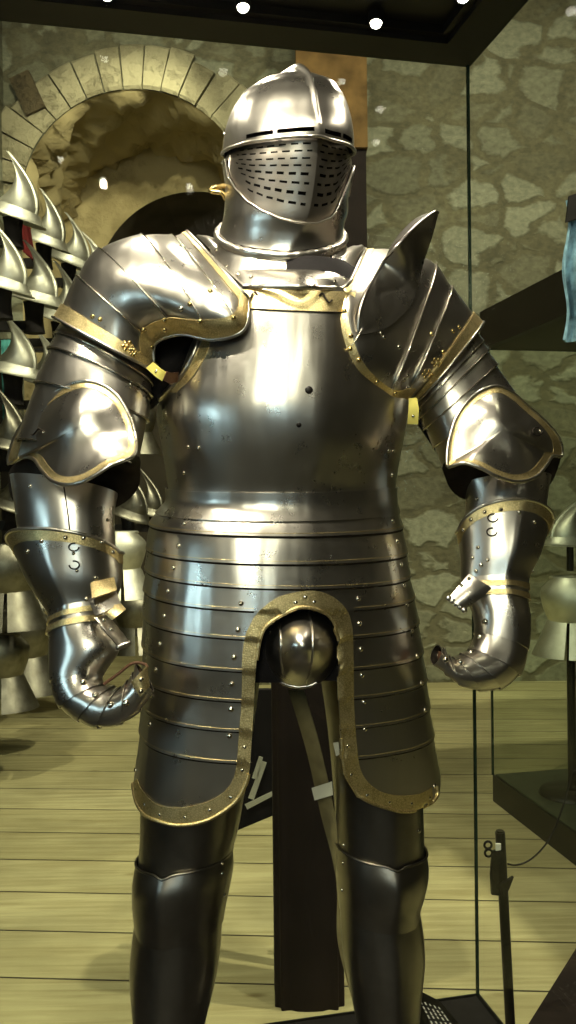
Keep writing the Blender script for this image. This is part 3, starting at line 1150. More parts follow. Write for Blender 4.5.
hk = [P(226, 186, 1.56), P(216, 187, 1.55), P(210, 191, 1.55), P(222, 193, 1.55), P(226, 200, 1.555)]
mb.tube(smooth_line(hk, 16), 0.0045, 8)
mb.build('side_hook', M['brass'], helmet)
# ------------------------------------------------------------------ arms
def loft_e(rows, flat=0.0): return Loft(rings_edges(rows, flat))
def sub(name, mb, mats, parent): return mb.build(name, mats, parent)

def tube_on(bv, pl, r, name, mat, parent, lift=0.001, n=40):
    pth = []
    for q in smooth_line([(*p, 0) for p in pl], n):
        l_, n_ = hit(bv, q.x, q.y)
        if l_ is not None: pth.append(l_ + n_ * lift)
    m_ = MB()
    m_.tube(pth, r, 8)
    return m_.build(name, mat, parent)

def flower(bv, x, y, parent, r=4.0):
    for k in range(7):
        a = k * PI / 3
        d = 0 if k == 6 else r
        rivet(bv, x + d * math.cos(a), y + d * 0.9 * math.sin(a), parent, 0.0034, 'brass', 'rosette_bead')

# ---------------- pauldron, viewer's left
PL = loft_e([
    (0, (190, 238, 1.60), (246, 300, 1.425), 0.035, 2.2, 0, .5, 1),
    (1, (176, 245, 1.60), (241, 328, 1.402), 0.055, 2.2, 0, .5, 1),
    (2, (147, 249, 1.58), (212, 336, 1.412), 0.072, 2.2, 0, .5, 1),
    (3, (109, 263, 1.56), (180, 331, 1.435), 0.080, 2.2, 0, .5, 1),
    (4, (89, 285, 1.54), (153, 341, 1.46), 0.078, 2.2, 0, .5, 1),
    (5, (67, 318, 1.53), (150, 366, 1.465), 0.074, 2.2, 0, .5, 1),
], 0.6)
def lames(L, cuts, u0, u1, first, rest, parent, lift=0.004, nu=60, th=0.0018, start=True):
    root = None
    for a, b_ in zip(cuts, cuts[1:]):
        m_ = MB2()
        o0, o1 = (lift, 0.0) if start else (0.0, lift)
        plate(m_, L, u0, u1, a, b_ + 0.06 * (b_ - a), nu=nu, nt=10, off0=o0, off1=o1, th=th)
        o = m_.build(first if root is None else rest, [ST, STI], parent if root is None else root)
        if root is None: root = o
        ALL.append(o)
        e = a if start else b_ + 0.06 * (b_ - a)
        if a > 0:
            m_ = MB()
            m_.tube([L.off(u0 + 0.06 + (u1 - u0 - 0.08) * k / 50, e + (0.02 if start else -0.02), lift + 0.0006) for k in range(51)], 0.0011, 6)
            m_.build('bright_edge', M['rivet'], o)
    return root
ALL = []
pauld_l = lames(PL, [0.0, 1.0, 2.0, 3.0, 4.0, 5.0], 0.0, 0.66, 'pauldron', 'pauldron_lame', suit)
set_l = list(ALL)
bv_pl = bvh_of(set_l)
mb = MB2()
plate(mb, PL, -0.06, 0.66, 4.78, 5.16, nu=60, nt=4, off0=0.004, off1=0.006)
band_l = mb.build('gilt_band', M['gilt'], pauld_l)
mb = MB()
mb.tube([PL.off(-0.06 + 0.70 * k / 50, 5.16, 0.006) for k in range(51)], 0.0026, 8)
mb.build('rolled_edge', ST, pauld_l)
# gilt border of the front lobe
mb = MB()
plate(mb, PL, -0.005, 0.062, 0.0, 4.8, nu=6, nt=70, off0=0.0056, off1=0.0052, th=0.001)
bord_l = [mb.build('gilt_border', M['gilt'], pauld_l)]
mb = MB()
plate(mb, PL, 0.0, 0.52, -0.02, 0.36, nu=50, nt=5, off0=0.0052, off1=0.0048, th=0.001)
bord_l.append(mb.build('gilt_border', M['gilt'], pauld_l))
mb = MB()
mb.tube([PL.off(0.62 - 0.62 * k / 40, -0.03, 0.004) for k in range(41)] + [PL.off(-0.005, t * 4.8 / 50, 0.004) for t in range(1, 51)], 0.0034, 8)
mb.build('rolled_edge', ST, pauld_l)
bv_pl = bvh_of(set_l + [band_l] + bord_l)
for (x, y) in [(240, 288), (233.5, 317.5), (210, 291), (190, 304), (200, 321.5), (164.5, 320.5), (164.5, 330), (144, 330)]:
    rivet(bv_pl, x, y, pauld_l, 0.0044, 'brass')
rivet(bv_pl, 181, 309, pauld_l, 0.0046, 'rivet')
for (x, y) in [(92.5, 316.5), (100, 319.5), (152, 347)]: rivet(bv_pl, x, y, pauld_l, 0.004, 'brass')
flower(bv_pl, 127.5, 346, pauld_l, 4.6)
flower(bv_pl, 133, 352, pauld_l, 3.0)
# strap and buckle tab hanging at the arm pit
mb = MB()
pts = [[P(147 + 2 * j, 366 - 4 * j + 3 * i, 1.43) for j in range(4)] for i in range(2)]
mb.sheet([[P(146, 368, 1.43), P(153, 362, 1.425)], [P(156, 377, 1.42), P(161, 369, 1.415)], [P(162, 381, 1.42), P(166, 372, 1.418)]], 0.002)
tab = mb.build('buckle_tab', M['yellow'], pauld_l)
rivet(bvh_of([tab]), 156, 371.5, pauld_l, 0.0028, 'rivet')
mb = MB()
mb.sheet([[P(163, 380, 1.435), P(167, 372, 1.435)], [P(171, 384, 1.45), P(174, 373, 1.45)], [P(177, 382, 1.46), P(179, 372, 1.46)]], 0.003)
mb.build('strap', M['leather'], pauld_l)

# ---------------- rerebrace, couter, vambrace, gauntlet: viewer's left
def rerebrace(L, cuts, u0=-0.05, u1=0.62):
    ALL.clear()
    r_ = lames(L, cuts, u0, u1, 'rerebrace', 'rerebrace_lame', suit, lift=0.004, start=False, nu=54)
    return r_, bvh_of(list(ALL))
RL = loft_e([
    (0, (70, 316, 1.53), (149, 362, 1.49), 0.062, 2.1, 0, .5, 1),
    (1, (56, 345, 1.52), (149, 388, 1.48), 0.066, 2.1, 0, .5, 1),
    (2, (40, 385, 1.51), (145, 418, 1.47), 0.066, 2.1, 0, .5, 1),
    (3, (22, 440, 1.50), (134, 462, 1.46), 0.060, 2.1, 0, .5, 1),
])
rere_l, bv_rl = rerebrace(RL, [0.1, 0.78, 1.22, 2.0, 3.0], -0.10, 0.95)
for (x, y) in [(71, 354.5), (131, 384)]: rivet(bv_rl, x, y, rere_l, 0.003)

def couter(outline, apex, wing, wapex, bump):
    m_ = MB()
    dome(m_, outline, apex, n=120, m=22, p=2.1, lip=0.006, push=bump)
    c_ = m_.build('couter', ST, suit)
    m_ = MB()
    dome(m_, outline, apex, n=120, m=5, p=2.1, r0=0.855, r1=0.985, off=0.0012, lip=0.006, th=0.0008, push=bump)
    m_.build('gilt_border', M['gilt'], c_)
    m_ = MB()
    rows = dome(MB(), outline, apex, n=120, m=2, p=2.1, r0=0.98, r1=0.995, off=0.001, lip=0.006, push=bump)
    m_.tube(rows[-1], 0.0030, 8, closed=True)
    m_.build('rolled_edge', ST, c_)
    m_ = MB()
    dome(m_, wing, wapex, n=60, m=8, p=2.0)
    m_.build('couter_wing', STI, c_)
    return c_
out_l = [(8, 464, 1.53), (11, 446, 1.52), (20, 427, 1.50), (32, 411, 1.475), (46, 398, 1.455), (62, 388, 1.44), (82, 381, 1.425), (101, 384, 1.42), (118, 396, 1.415), (130, 416, 1.41), (136, 438, 1.395),
         (135, 454, 1.362), (124, 460.5, 1.345), (110, 466, 1.338), (96, 475, 1.336), (81, 482.5, 1.340), (66, 485, 1.352), (52, 481, 1.375), (42, 471, 1.41), (33, 459, 1.45), (20, 458, 1.50)]
def bump_l(a, r): return 0.0 * math.exp(-((a - 0.545) / 0.055) ** 2) * math.sin(min(1, r * 1.1) * PI / 2) * (1 - 0.25 * r)
wing_l = [(134, 455, 1.42), (140, 470, 1.46), (138, 488, 1.49), (124, 503, 1.50), (104, 510, 1.50), (78, 500, 1.48), (40, 500, 1.50), (18, 505, 1.53), (9, 490, 1.55), (12, 466, 1.54), (40, 455, 1.49), (80, 455, 1.46)]
cout_l = couter(out_l, (79, 427, 1.378), wing_l, (80, 475, 1.475), bump_l)
bv_cl = bvh_of([cout_l])
pth = []
for k in range(14):
    a = k / 13
    l_, n_ = hit(bv_cl, 31 + 13 * a, 433 - 1.5 * a + 2.6 * math.sin(a * 2 * PI))
    if l_ is not None: pth.append(l_ + n_ * 0.003)
mb = MB()
mb.tube(pth, 0.0016, 6)
mb.build('hook', STI, cout_l)
rivet(bv_cl, 43, 432, cout_l, 0.003)

VL = loft_e([
    (0, (13, 478, 1.515), (116, 492, 1.475), 0.062, 2.1, 0.0, .5, 1),
    (1, (18, 505, 1.505), (112, 512, 1.465), 0.060, 2.1, 0.003, .4, 1),
    (2, (24, 545, 1.495), (113, 548, 1.455), 0.056, 2.1, 0.004, .4, 1),
    (3, (38, 585, 1.48), (112, 580, 1.45), 0.045, 2.1, 0.004, .4, 1),
])
mb = MB2()
plate(mb, VL, 0.0, 1.0, 0.0, 3.0, nu=70, nt=12)
vamb_l = mb.build('vambrace', [ST, STI], suit)
bv_vl = bvh_of([vamb_l])
tube_on(bv_vl, [(64, 487), (66, 500), (68, 515), (70, 533)], 0.0011, 'plate_seam', STI, vamb_l, 0.0006)
rivet(bv_vl, 30, 486, vamb_l, 0.0035)
rivet(bv_vl, 107, 520, vamb_l, 0.0035)

GL = loft_e([
    (0, (21, 553, 1.49), (116, 553, 1.44), 0.064, 2.1, 0.004, .3, 1),
    (1, (33, 583, 1.475), (118, 578, 1.435), 0.058, 2.1, 0.006, .3, 1),
    (2, (52, 616, 1.455), (112, 600, 1.43), 0.045, 2.1, 0.006, .3, 1),
    (3, (53, 636, 1.445), (106, 622, 1.42), 0.042, 2.2, 0.004, .3, 1),
    (4, (53, 655, 1.435), (116, 647, 1.405), 0.040, 2.3, 0.003, .4, 1),
    (5, (56, 682, 1.425), (98, 673, 1.40), 0.038, 2.3, 0.002, .4, 1),
    (6, (66, 704, 1.415), (98, 685, 1.39), 0.036, 2.3, 0, .4, 1),
    (7, (82, 717, 1.405), (108, 689, 1.385), 0.035, 2.3, 0, .4, 1),
    (8, (100, 724, 1.395), (117, 691, 1.38), 0.034, 2.3, 0, .4, 1),
    (9, (121, 720, 1.39), (126, 685, 1.375), 0.033, 2.3, 0, .4, 1),
    (10, (138, 709, 1.385), (133, 676, 1.375), 0.031, 2.3, 0, .4, 1),
    (11, (150, 690, 1.385), (137, 667, 1.375), 0.029, 2.3, 0, .4, 1),
])
def gauntlet(L, arch, hand_cuts, name='gauntlet'):
    m_ = MB2()
    plate(m_, L, 0.0, 1.0, 0.0, 2.05, nu=80, nt=20, t0f=arch, off0=0.003, off1=0.001)
    g = m_.build(name, [ST, STI], suit)
    col_ = [g]
    m_ = MB2()
    plate(m_, L, 0.0, 1.0, -0.02, 0.36, nu=80, nt=5, t0f=lambda u: arch(u) - 0.02, t1f=lambda u: arch(u) + 0.42, off0=0.0055, off1=0.004, th=0.001)
    band = m_.build('gilt_band', M['gilt'], g)
    m_ = MB()
    m_.tube([L.off(k / 80, arch(k / 80) - 0.02, 0.0055) for k in range(80)], 0.0028, 8, closed=True)
    m_.build('rolled_edge', ST, g)
    for a, b_ in ((2.0, 2.5), (2.5, 3.0)):
        m_ = MB2()
        plate(m_, L, 0.0, 1.0, a, b_ + 0.05, nu=60, nt=5, off0=0.001, off1=0.0035)
        o = m_.build('wrist_lame', [ST, STI], g)
        col_.append(o)
        m_ = MB()
        plate(m_, L, 0.02, 0.60, b_ - 0.26, b_ + 0.03, nu=40, nt=3, off0=0.0034, off1=0.0044, th=0.0008)
        m_.build('gilt_band', M['gilt'], o)
    m_ = MB2()
    plate(m_, L, 0.0, 1.0, 3.0, 5.05, nu=60, nt=16, off0=0.0, off1=0.002)
    o = m_.build('hand_plate', [ST, STI], g)
    col_.append(o)
    for a, b_ in zip(hand_cuts, hand_cuts[1:]):
        m_ = MB2()
        plate(m_, L, 0.0, 1.0, a, b_ + 0.12, nu=48, nt=6, off0=0.0004, off1=0.0038, th=0.0015)
        o = m_.build('finger_lame', [ST, STI], g)
        col_.append(o)
    # dark lining, so the open end is not hollow to the wall
    m_ = MB()
    ts = [hand_cuts[0] + (hand_cuts[-1] - hand_cuts[0]) * k / 14 * 0.97 for k in range(15)]
    m_.grid([[L.off(k / 24, t, -0.006) for k in range(24)] for t in ts], closed=True)
    m_.poly([L.off(k / 24, ts[-1], -0.006) for k in range(24)])
    m_.build('glove_lining', M['leather'], g)
    return g, bvh_of(col_ + [band])
arch_l = lambda u: -0.78 * max(0, math.sin(2 * PI * u)) ** 0.8
gaunt_l, bv_gl = gauntlet(GL, arch_l, [5.0, 6.0, 7.0, 8.0, 9.0, 10.0, 11.0])
for (x, y) in [(27.5, 551.5), (41.5, 541), (65.5, 537.5), (83.5, 538), (102, 542), (113, 552)]: rivet(bv_gl, x, y, gaunt_l, 0.004, 'rivet')
for (x, y) in [(83.5, 682), (95.5, 695), (110.5, 704.5), (126, 703.5)]: rivet(bv_gl, x, y, gaunt_l, 0.0056, 'rivet')
for (x, y) in [(96, 578), (86.5, 599), (92.5, 606), (97.5, 613.5)]: rivet(bv_gl, x, y, gaunt_l, 0.004, 'rivet')
def cuff_hook(bv, x, y, parent, s_=1):
    pth = []
    for k in range(13):
        a = k / 12 * 1.6 * PI
        l_, n_ = hit(bv, x + 5 * math.cos(a) * s_, y + 4 * math.sin(a))
        if l_ is not None: pth.append(l_ + n_ * 0.003)
    m_ = MB()
    m_.tube(pth, 0.0012, 6)
    m_.build('hook', STI, parent)
cuff_hook(bv_gl, 74, 547, gaunt_l)
cuff_hook(bv_gl, 74.5, 565, gaunt_l, -1)
rivet(bv_gl, 73.5, 553.5, gaunt_l, 0.003)
rivet(bv_gl, 77, 571, gaunt_l, 0.003)
# inner cuff plates and scalloped thumb plate
def px_sheet(mb, quad, Yq, nu=8, nv=8, bulge=0.006, th=0.002):
    """quad: four pixel corners in order; Yq their depths"""
    q = [P(x, y, Y) for (x, y), Y in zip(quad, Yq)]
    mb.sheet([[q[0].lerp(q[1], i / nu).lerp(q[3].lerp(q[2], i / nu), j / nv) + V((0, -bulge * math.sin(PI * i / nu) ** 0.8, 0)) for i in range(nu + 1)] for j in range(nv + 1)], th)
def stack(parent, quads, mats, name):
    for (quad, Yq), mt in zip(quads, mats):
        m_ = MB()
        px_sheet(m_, quad, Yq)
        m_.build(name, mt, parent)
stack(gaunt_l, [
    (((90, 582), (114, 577), (117, 590), (92, 598)), (1.400, 1.415, 1.395, 1.376)),
    (((88, 599), (115, 588), (121, 604), (95, 616)), (1.392, 1.41, 1.385, 1.366)),
    (((101, 611), (119, 601), (126, 609), (112, 620)), (1.375, 1.39, 1.378, 1.362)),
], [M['gilt'], ST, M['gilt']], 'inner_cuff_plate')
mb = MB()
edge_a = [P(95, 618, 1.366), P(100, 624, 1.362), P(106, 632, 1.358), P(113, 640, 1.356), P(119, 647, 1.356)]
edge_b = [P(107, 614, 1.392), P(113, 621, 1.39), P(120, 629, 1.388), P(126, 637, 1.388), P(129, 643, 1.39)]
mb.sheet([[edge_a[i].lerp(edge_b[i], j / 5) + V((0, -0.007 * math.sin(PI * j / 5), 0)) for i in range(5)] for j in range(6)], 0.002)
thumb = mb.build('thumb_plate', ST, gaunt_l)
bv_t = bvh_of([thumb])
for k in range(5):
    q = edge_a[4].lerp(edge_b[4], k / 4)
    m_ = MB()
    m_.lathe([(0.0001, 0.002), (0.0042, 0.0012), (0.0045, -0.001)], 12, Matrix.Translation(q + V((0, -0.004, 0.0))) @ Matrix.Rotation(PI / 2, 4, 'X'))
    m_.build('scallop', ST, thumb)
for (x, y) in [(104, 620), (111, 629.5)]: rivet(bv_t, x, y, thumb, 0.004, 'rivet')
# leather cuff of the finger tip, with its two rivets
mb = MB()
px_sheet(mb, ((131, 682), (147, 666), (150, 686), (140, 697)), (1.340, 1.346, 1.348, 1.340), bulge=0.004)
tipp = mb.build('fingertip_plate', M['gilt'], gaunt_l)
bt = bvh_of([tipp])
for (x, y) in [(141.5, 679.5), (141, 691)]: rivet(bt, x, y, tipp, 0.0042, 'rivet')
mb = MB()
mb.tube(smooth_line([P(104, 684, 1.375), P(118, 674, 1.372), P(131, 664, 1.372), P(141, 663, 1.372), P(147, 667, 1.37), P(138, 677, 1.365), P(124, 689, 1.368)], 30), 0.0026, 8)
mb.build('leather_edge', M['leather'], gaunt_l)
mb = MB()
for a, b_ in ((((66, 706), (70, 713), (78, 715)), 0), (((93, 722), (100, 727), (107, 724)), 0)):
    mb = MB()
    mb.tube(smooth_line([P(*q, 1.40) for q in a], 8), [0.0035, 0.003, 0.0028, 0.0026, 0.0022, 0.002, 0.0015, 0.0008], 6)
    mb.build('strap_end', M['leather'], gaunt_l)

# ---------------- viewer's right
PR = loft_e([
    (0, (343, 292, 1.452), (364, 254, 1.64), 0.020, 2.2, 0, .5, 1),
    (1, (341, 330, 1.432), (384, 256, 1.66), 0.045, 2.2, 0, .5, 1),
    (2, (355, 375, 1.445), (412, 263, 1.66), 0.062, 2.2, 0, .5, 1),
    (3, (384, 401, 1.495), (430, 272, 1.67), 0.070, 2.2, 0, .5, 1),
    (4, (404, 398, 1.54), (447, 296, 1.67), 0.070, 2.2, 0, .5, 1),
    (5, (413, 399, 1.58), (471, 324, 1.67), 0.066, 2.2, 0, .5, 1),
], 0.78)
ALL.clear()
pauld_r = lames(PR, [0.0, 1.5, 3.0, 3.9, 5.0], -0.16, 0.5, 'pauldron', 'pauldron_lame', suit, lift=0.003)
set_r = list(ALL)
mb = MB2()
plate(mb, PR, -0.16, 0.55, 4.80, 5.16, nu=60, nt=4, off0=0.004, off1=0.006)
band_r = mb.build('gilt_band', M['gilt'], pauld_r)
mb = MB()
mb.tube([PR.off(-0.14 + 0.70 * k / 50, 5.16, 0.006) for k in range(51)], 0.0026, 8)
mb.build('rolled_edge', ST, pauld_r)
mb = MB()
plate(mb, PR, 0.445, 0.503, 0.0, 4.3, nu=6, nt=70, off0=0.0046, off1=0.0046, th=0.001)
bord_r = [mb.build('gilt_border', M['gilt'], pauld_r)]
mb = MB()
plate(mb, PR, 0.0, 0.5, -0.02, 0.35, nu=40, nt=5, off0=0.0044, off1=0.004, th=0.001)
bord_r.append(mb.build('gilt_border', M['gilt'], pauld_r))
mb = MB()
mb.tube([PR.off(-0.12 + 0.62 * k / 40, -0.03, 0.004) for k in range(41)] + [PR.off(0.505, t * 4.6 / 50, 0.003) for t in range(1, 51)], 0.0032, 8)
mb.build('rolled_edge', ST, pauld_r)
bv_pr = bvh_of(set_r + [band_r] + bord_r)
for (x, y) in [(344, 311), (351, 336), (350, 349), (359, 360), (377, 382), (395, 393.5), (431.5, 334)]: rivet(bv_pr, x, y, pauld_r, 0.0042, 'brass')
for (x, y) in [(399, 347), (381, 333), (384, 337), (404, 380), (408, 376), (407, 388)]: rivet(bv_pr, x, y, pauld_r, 0.0038)
for (x, y) in [(459, 327), (453, 331), (443, 352)]: rivet(bv_pr, x, y, pauld_r, 0.004, 'brass')
flower(bv_pr, 436.5, 362.5, pauld_r, 4.2)
flower(bv_pr, 427, 374, pauld_r, 4.2)
# standing neck guard (haute-piece)
def seat(x, y, Y, lift):
    l_, n_ = hit(bv_pr, x, y)
    if l_ is None: return P(x, y, Y)
    return P(x, y, l_.y - lift)
crest = [(358.5, 331, 1.475, .004), (359, 316, 1.468, .012), (363, 301, 1.466, .020), (370, 284, 1.475, .028), (382, 264, 1.46, .036), (398, 245, 1.47, .05), (416, 226, 1.50, .05), (434, 212, 1.53, .05), (438, 213, 1.54, .05)]
lower = [(360, 334, 1.474, .002), (371, 333, 1.475, .002), (386, 328, 1.485, .002), (401, 317, 1.50, .002), (412, 303, 1.52, .004), (418, 286, 1.53, .01), (424, 262, 1.535, .03), (432, 238, 1.54, .03), (438.4, 214, 1.542, .03)]
ca, cb = smooth_line([seat(*q) for q in crest], 40), smooth_line([seat(*q) for q in lower], 40)
def seated(p):
    q = project(p)
    l_, n_ = hit(bv_pr, q.x, q.y)
    return P(q.x, q.y, l_.y - 0.004) if l_ is not None and l_.y < p.y + 0.004 else p
mb = MB2()
mb.sheet([[seated(ca[i].lerp(cb[i], j / 12) + V((0.0, -0.004, 0)) * (math.sin(PI * j / 12) * math.sin(PI * min(1.0, i / 39)) ** 0.7)) for i in range(40)] for j in range(13)], 0.002)
haute = mb.build('neck_flange', [ST, STI], pauld_r)
mb = MB()
mb.tube(ca, 0.0028, 8)
mb.build('rolled_edge', ST, haute)
back = [(382, 263, 1.47), (386, 256, 1.54), (392, 244, 1.56), (400, 233, 1.57), (412, 221, 1.575), (424, 214, 1.57), (437, 211.5, 1.552)]
cc = smooth_line([seat(*q) for q in crest[4:]], 24)
cdk = smooth_line([P(*q) for q in back], 24)
mb = MB2()
mb.sheet([[cc[i].lerp(cdk[i], j / 5) for i in range(24)] for j in range(6)], 0.002)
mb.build('flange_back', [STI, STI], haute)
# strap with yellow buckle tab
mb = MB()
mb.sheet([[P(409, 398, 1.50), P(417, 398, 1.50)], [P(408.5, 410, 1.495), P(419, 409, 1.495)], [P(407.5, 424, 1.50), P(418, 424.5, 1.50)]], 0.002)
tab = mb.build('buckle_tab', M['yellow'], pauld_r)
rivet(bvh_of([tab]), 413, 416, pauld_r, 0.0028, 'rivet')

RR = loft_e([
    (0, (412, 392, 1.60), (467, 326, 1.67), 0.056, 2.1, 0, .5, 1),
    (1, (422, 415, 1.60), (483, 352, 1.665), 0.060, 2.1, 0, .5, 1),
    (2, (437, 445, 1.60), (509, 394, 1.655), 0.060, 2.1, 0, .5, 1),
    (3, (447, 470, 1.60), (535, 430, 1.65), 0.056, 2.1, 0, .5, 1),
], 0.8)
rere_r, bv_rr = rerebrace(RR, [0.1, 0.75, 1.05, 1.4, 2.0, 3.0], -0.16, 0.9)
rivet(bv_rr, 441, 385, rere_r, 0.003)
out_r = [(447, 466, 1.49), (448, 445, 1.51), (455, 420, 1.52), (466, 403, 1.525), (480, 391, 1.535), (497, 386, 1.55), (513, 393, 1.565), (530, 408, 1.585), (547, 423, 1.605), (560, 440, 1.63), (562, 456, 1.64),
         (553, 456, 1.60), (547, 465, 1.55), (536, 477, 1.51), (518, 482, 1.48), (498, 477, 1.462), (480, 468, 1.458), (464, 463, 1.462), (452, 466, 1.475)]
def bump_r(a, r): return 0.0 * math.exp(-((a - 0.97) / 0.05) ** 2) * math.sin(min(1, r * 1.1) * PI / 2) * (1 - 0.25 * r)
wing_r = [(447, 462, 1.54), (446, 480, 1.58), (455, 494, 1.61), (470, 500, 1.62), (500, 492, 1.60), (535, 492, 1.62), (549, 486, 1.64), (558, 468, 1.66), (560, 452, 1.66), (540, 452, 1.62), (500, 455, 1.57)]
cout_r = couter(out_r, (502, 430, 1.492), wing_r, (505, 472, 1.585), bump_r)
bv_cr = bvh_of([cout_r])
cuff_hook(bv_cr, 536, 432, cout_r)
rivet(bv_cr, 540, 431, cout_r, 0.003)
VR = loft_e([
    (0, (463, 484, 1.61), (549, 478, 1.64), 0.056, 2.1, 0, .5, 1),
    (1, (467, 498, 1.605), (546, 494, 1.63), 0.055, 2.1, 0.003, .4, 1),
    (2, (466, 530, 1.595), (541, 530, 1.62), 0.052, 2.1, 0.004, .4, 1),
    (3, (467, 570, 1.58), (524, 572, 1.60), 0.042, 2.1, 0.004, .4, 1),
])
mb = MB2()
plate(mb, VR, 0.0, 1.0, 0.0, 3.0, nu=70, nt=12)
vamb_r = mb.build('vambrace', [ST, STI], suit)
rivet(bvh_of([vamb_r]), 477, 499, vamb_r, 0.0038)
GR = loft_e([
    (0, (461.5, 531, 1.585), (543.5, 534, 1.615), 0.058, 2.1, 0.006, .3, 1),
    (1, (463, 557, 1.575), (537, 556, 1.60), 0.052, 2.1, 0.008, .3, 1),
    (2, (463, 578, 1.565), (526.5, 580, 1.59), 0.044, 2.1, 0.009, .3, 1),
    (3, (468, 597, 1.555), (525.5, 602, 1.58), 0.040, 2.2, 0.009, .3, 1),
    (4, (476, 612, 1.545), (527, 622, 1.57), 0.038, 2.3, 0.008, .3, 1),
    (5, (478, 632, 1.535), (524, 650, 1.56), 0.036, 2.3, 0.006, .3, 1),
    (6, (473, 649, 1.525), (516, 673, 1.55), 0.035, 2.3, 0.006, .3, 1),
    (7, (465, 655, 1.515), (498, 686, 1.54), 0.034, 2.3, 0.004, .3, 1),
    (8, (456, 660, 1.51), (478, 687.5, 1.53), 0.033, 2.3, 0.002, .3, 1),
    (9, (450, 659, 1.505), (460, 681, 1.52), 0.030, 2.3, 0, .4, 1),
    (10, (444, 652, 1.505), (447, 671, 1.515), 0.026, 2.3, 0, .4, 1),
    (11, (440, 649, 1.505), (434, 662, 1.51), 0.022, 2.3, 0, .4, 1),
])
arch_r = lambda u: -0.95 * max(0, math.sin(2 * PI * u)) ** 0.8
gaunt_r, bv_gr = gauntlet(GR, arch_r, [5.0, 6.0, 7.0, 8.0, 9.0, 10.0, 11.0])
for (x, y) in [(463, 530), (471, 519.5), (484.5, 512), (501, 509.5), (519, 512), (534.5, 522)]: rivet(bv_gr, x, y, gaunt_r, 0.004)
for (x, y) in [(485, 621.5), (479.5, 637), (471, 652), (459.5, 662), (446, 659.5), (439.5, 655.5)]: rivet(bv_gr, x, y, gaunt_r, 0.0056)
for (x, y) in [(478, 547.5), (472.5, 558), (487.5, 560), (481, 565), (476, 571), (469, 578), (461.5, 585)]: rivet(bv_gr, x, y, gaunt_r, 0.0038)
cuff_hook(bv_gr, 493, 518, gaunt_r)
cuff_hook(bv_gr, 492, 532, gaunt_r)
# thumb plate with scalloped end
mb = MB()
ea = [P(469, 574, 1.52), P(462, 582, 1.512), P(455, 590, 1.508), P(448.5, 598, 1.505)]
eb = [P(492, 588, 1.508), P(484, 596, 1.503), P(474, 603, 1.50), P(464, 610, 1.50)]
mb.sheet([[ea[i].lerp(eb[i], j / 6) + V((0, -0.007 * math.sin(PI * j / 6), 0)) for i in range(4)] for j in range(7)], 0.002)
thumb = mb.build('thumb_plate', ST, gaunt_r)
for k in range(5):
    q = ea[3].lerp(eb[3], k / 4)
    m_ = MB()
    m_.lathe([(0.0001, 0.002), (0.0046, 0.0012), (0.005, -0.001)], 12, Matrix.Translation(q + V((0, -0.004, 0))) @ Matrix.Rotation(PI / 2, 4, 'X'))
    m_.build('scallop', ST, thumb)
bt = bvh_of([thumb])
for (x, y) in [(469, 579), (461.5, 585.5)]: rivet(bt, x, y, thumb, 0.0036)
# side pin of the right cuff
mb = MB()
mb.tube([P(524, 571, 1.58), P(529, 571.5, 1.58), P(533, 571, 1.58)], [0.0035, 0.0035, 0.0042], 8)
mb.build('turning_pin', M['rivet'], gaunt_r)

# ------------------------------------------------------------------ legs
LS = M['legsteel']
def leg(psi, cu, po, gr, side):
    LC = Loft(rings_px(cu, psi, 0.05))
    m_ = MB2()
    plate(m_, LC, 0.0, 1.0, cu[0][0], cu[-1][0], nu=64, nt=16)
    c_ = m_.build('cuisse', [LS, STI], suit)
    LP = Loft(rings_px(po, psi, 0.05))
    m_ = MB2()
    k = lambda u: po[0][0] + 5.0 * max(0, math.sin(2 * PI * u)) - 3.0 * max(0, 1 - abs(u - 0.25) / 0.04)
    plate(m_, LP, 0.0, 1.0, po[0][0], po[-1][0], nu=80, nt=16, t0f=lambda u: po[0][0] + 3.5 * math.exp(-((u - 0.25) / 0.02) ** 2), off0=0.0025, off1=0.002)
    p_ = m_.build('poleyn', [LS, STI], suit)
    m_ = MB()
    m_.tube([LP.off(q / 80, po[0][0] + 3.5 * math.exp(-((q / 80 - 0.25) / 0.02) ** 2), 0.003) for q in range(80)], 0.0022, 8, closed=True)
    m_.build('turned_edge', LS, p_)
    LG = Loft(rings_px(gr, psi, 0.03))
    m_ = MB2()
    plate(m_, LG, 0.0, 1.0, gr[0][0], gr[-1][0], nu=64, nt=30)
    g_ = m_.build('greave', [LS, STI], suit)
    # sabaton: pointed broad shoe of lames under the greave
    C = LG.ring(gr[-1][0])[0]
    fr = V((math.sin(psi), -math.cos(psi), 0))
    sd = V((math.cos(psi), math.sin(psi), 0))
    rows = []
    for q in range(15):
        x = -0.07 + 0.25 * q / 14
        wv = 0.040 + 0.020 * math.sin(min(1, q / 11) * PI * 0.6) - (0.045 * max(0, (q - 11) / 3) ** 1.6)
        hv = (0.105 if q < 6 else 0.105 - 0.062 * (q - 5) / 9) - 0.0 + (0.004 if q % 2 else 0)
        row = []
        for a in range(13):
            th = PI * a / 12
            row.append(V((C.x, C.y, FLOOR_CASE + 0.002)) + fr * x + sd * (wv * math.cos(th)) + V((0, 0, hv * math.sin(th) ** 0.75)))
        rows.append(row)
    m_ = MB()
    m_.sheet(rows, 0.002, V((C.x, C.y, FLOOR_CASE)))
    m_.build('sabaton', LS, suit)
    return c_, p_, g_
N = lambda t, l, r, b_, prow=0.0, Yc=1.58, n=2.15: (t, (l, t), (r, t), Yc, b_, n, prow, 0.35, 1)
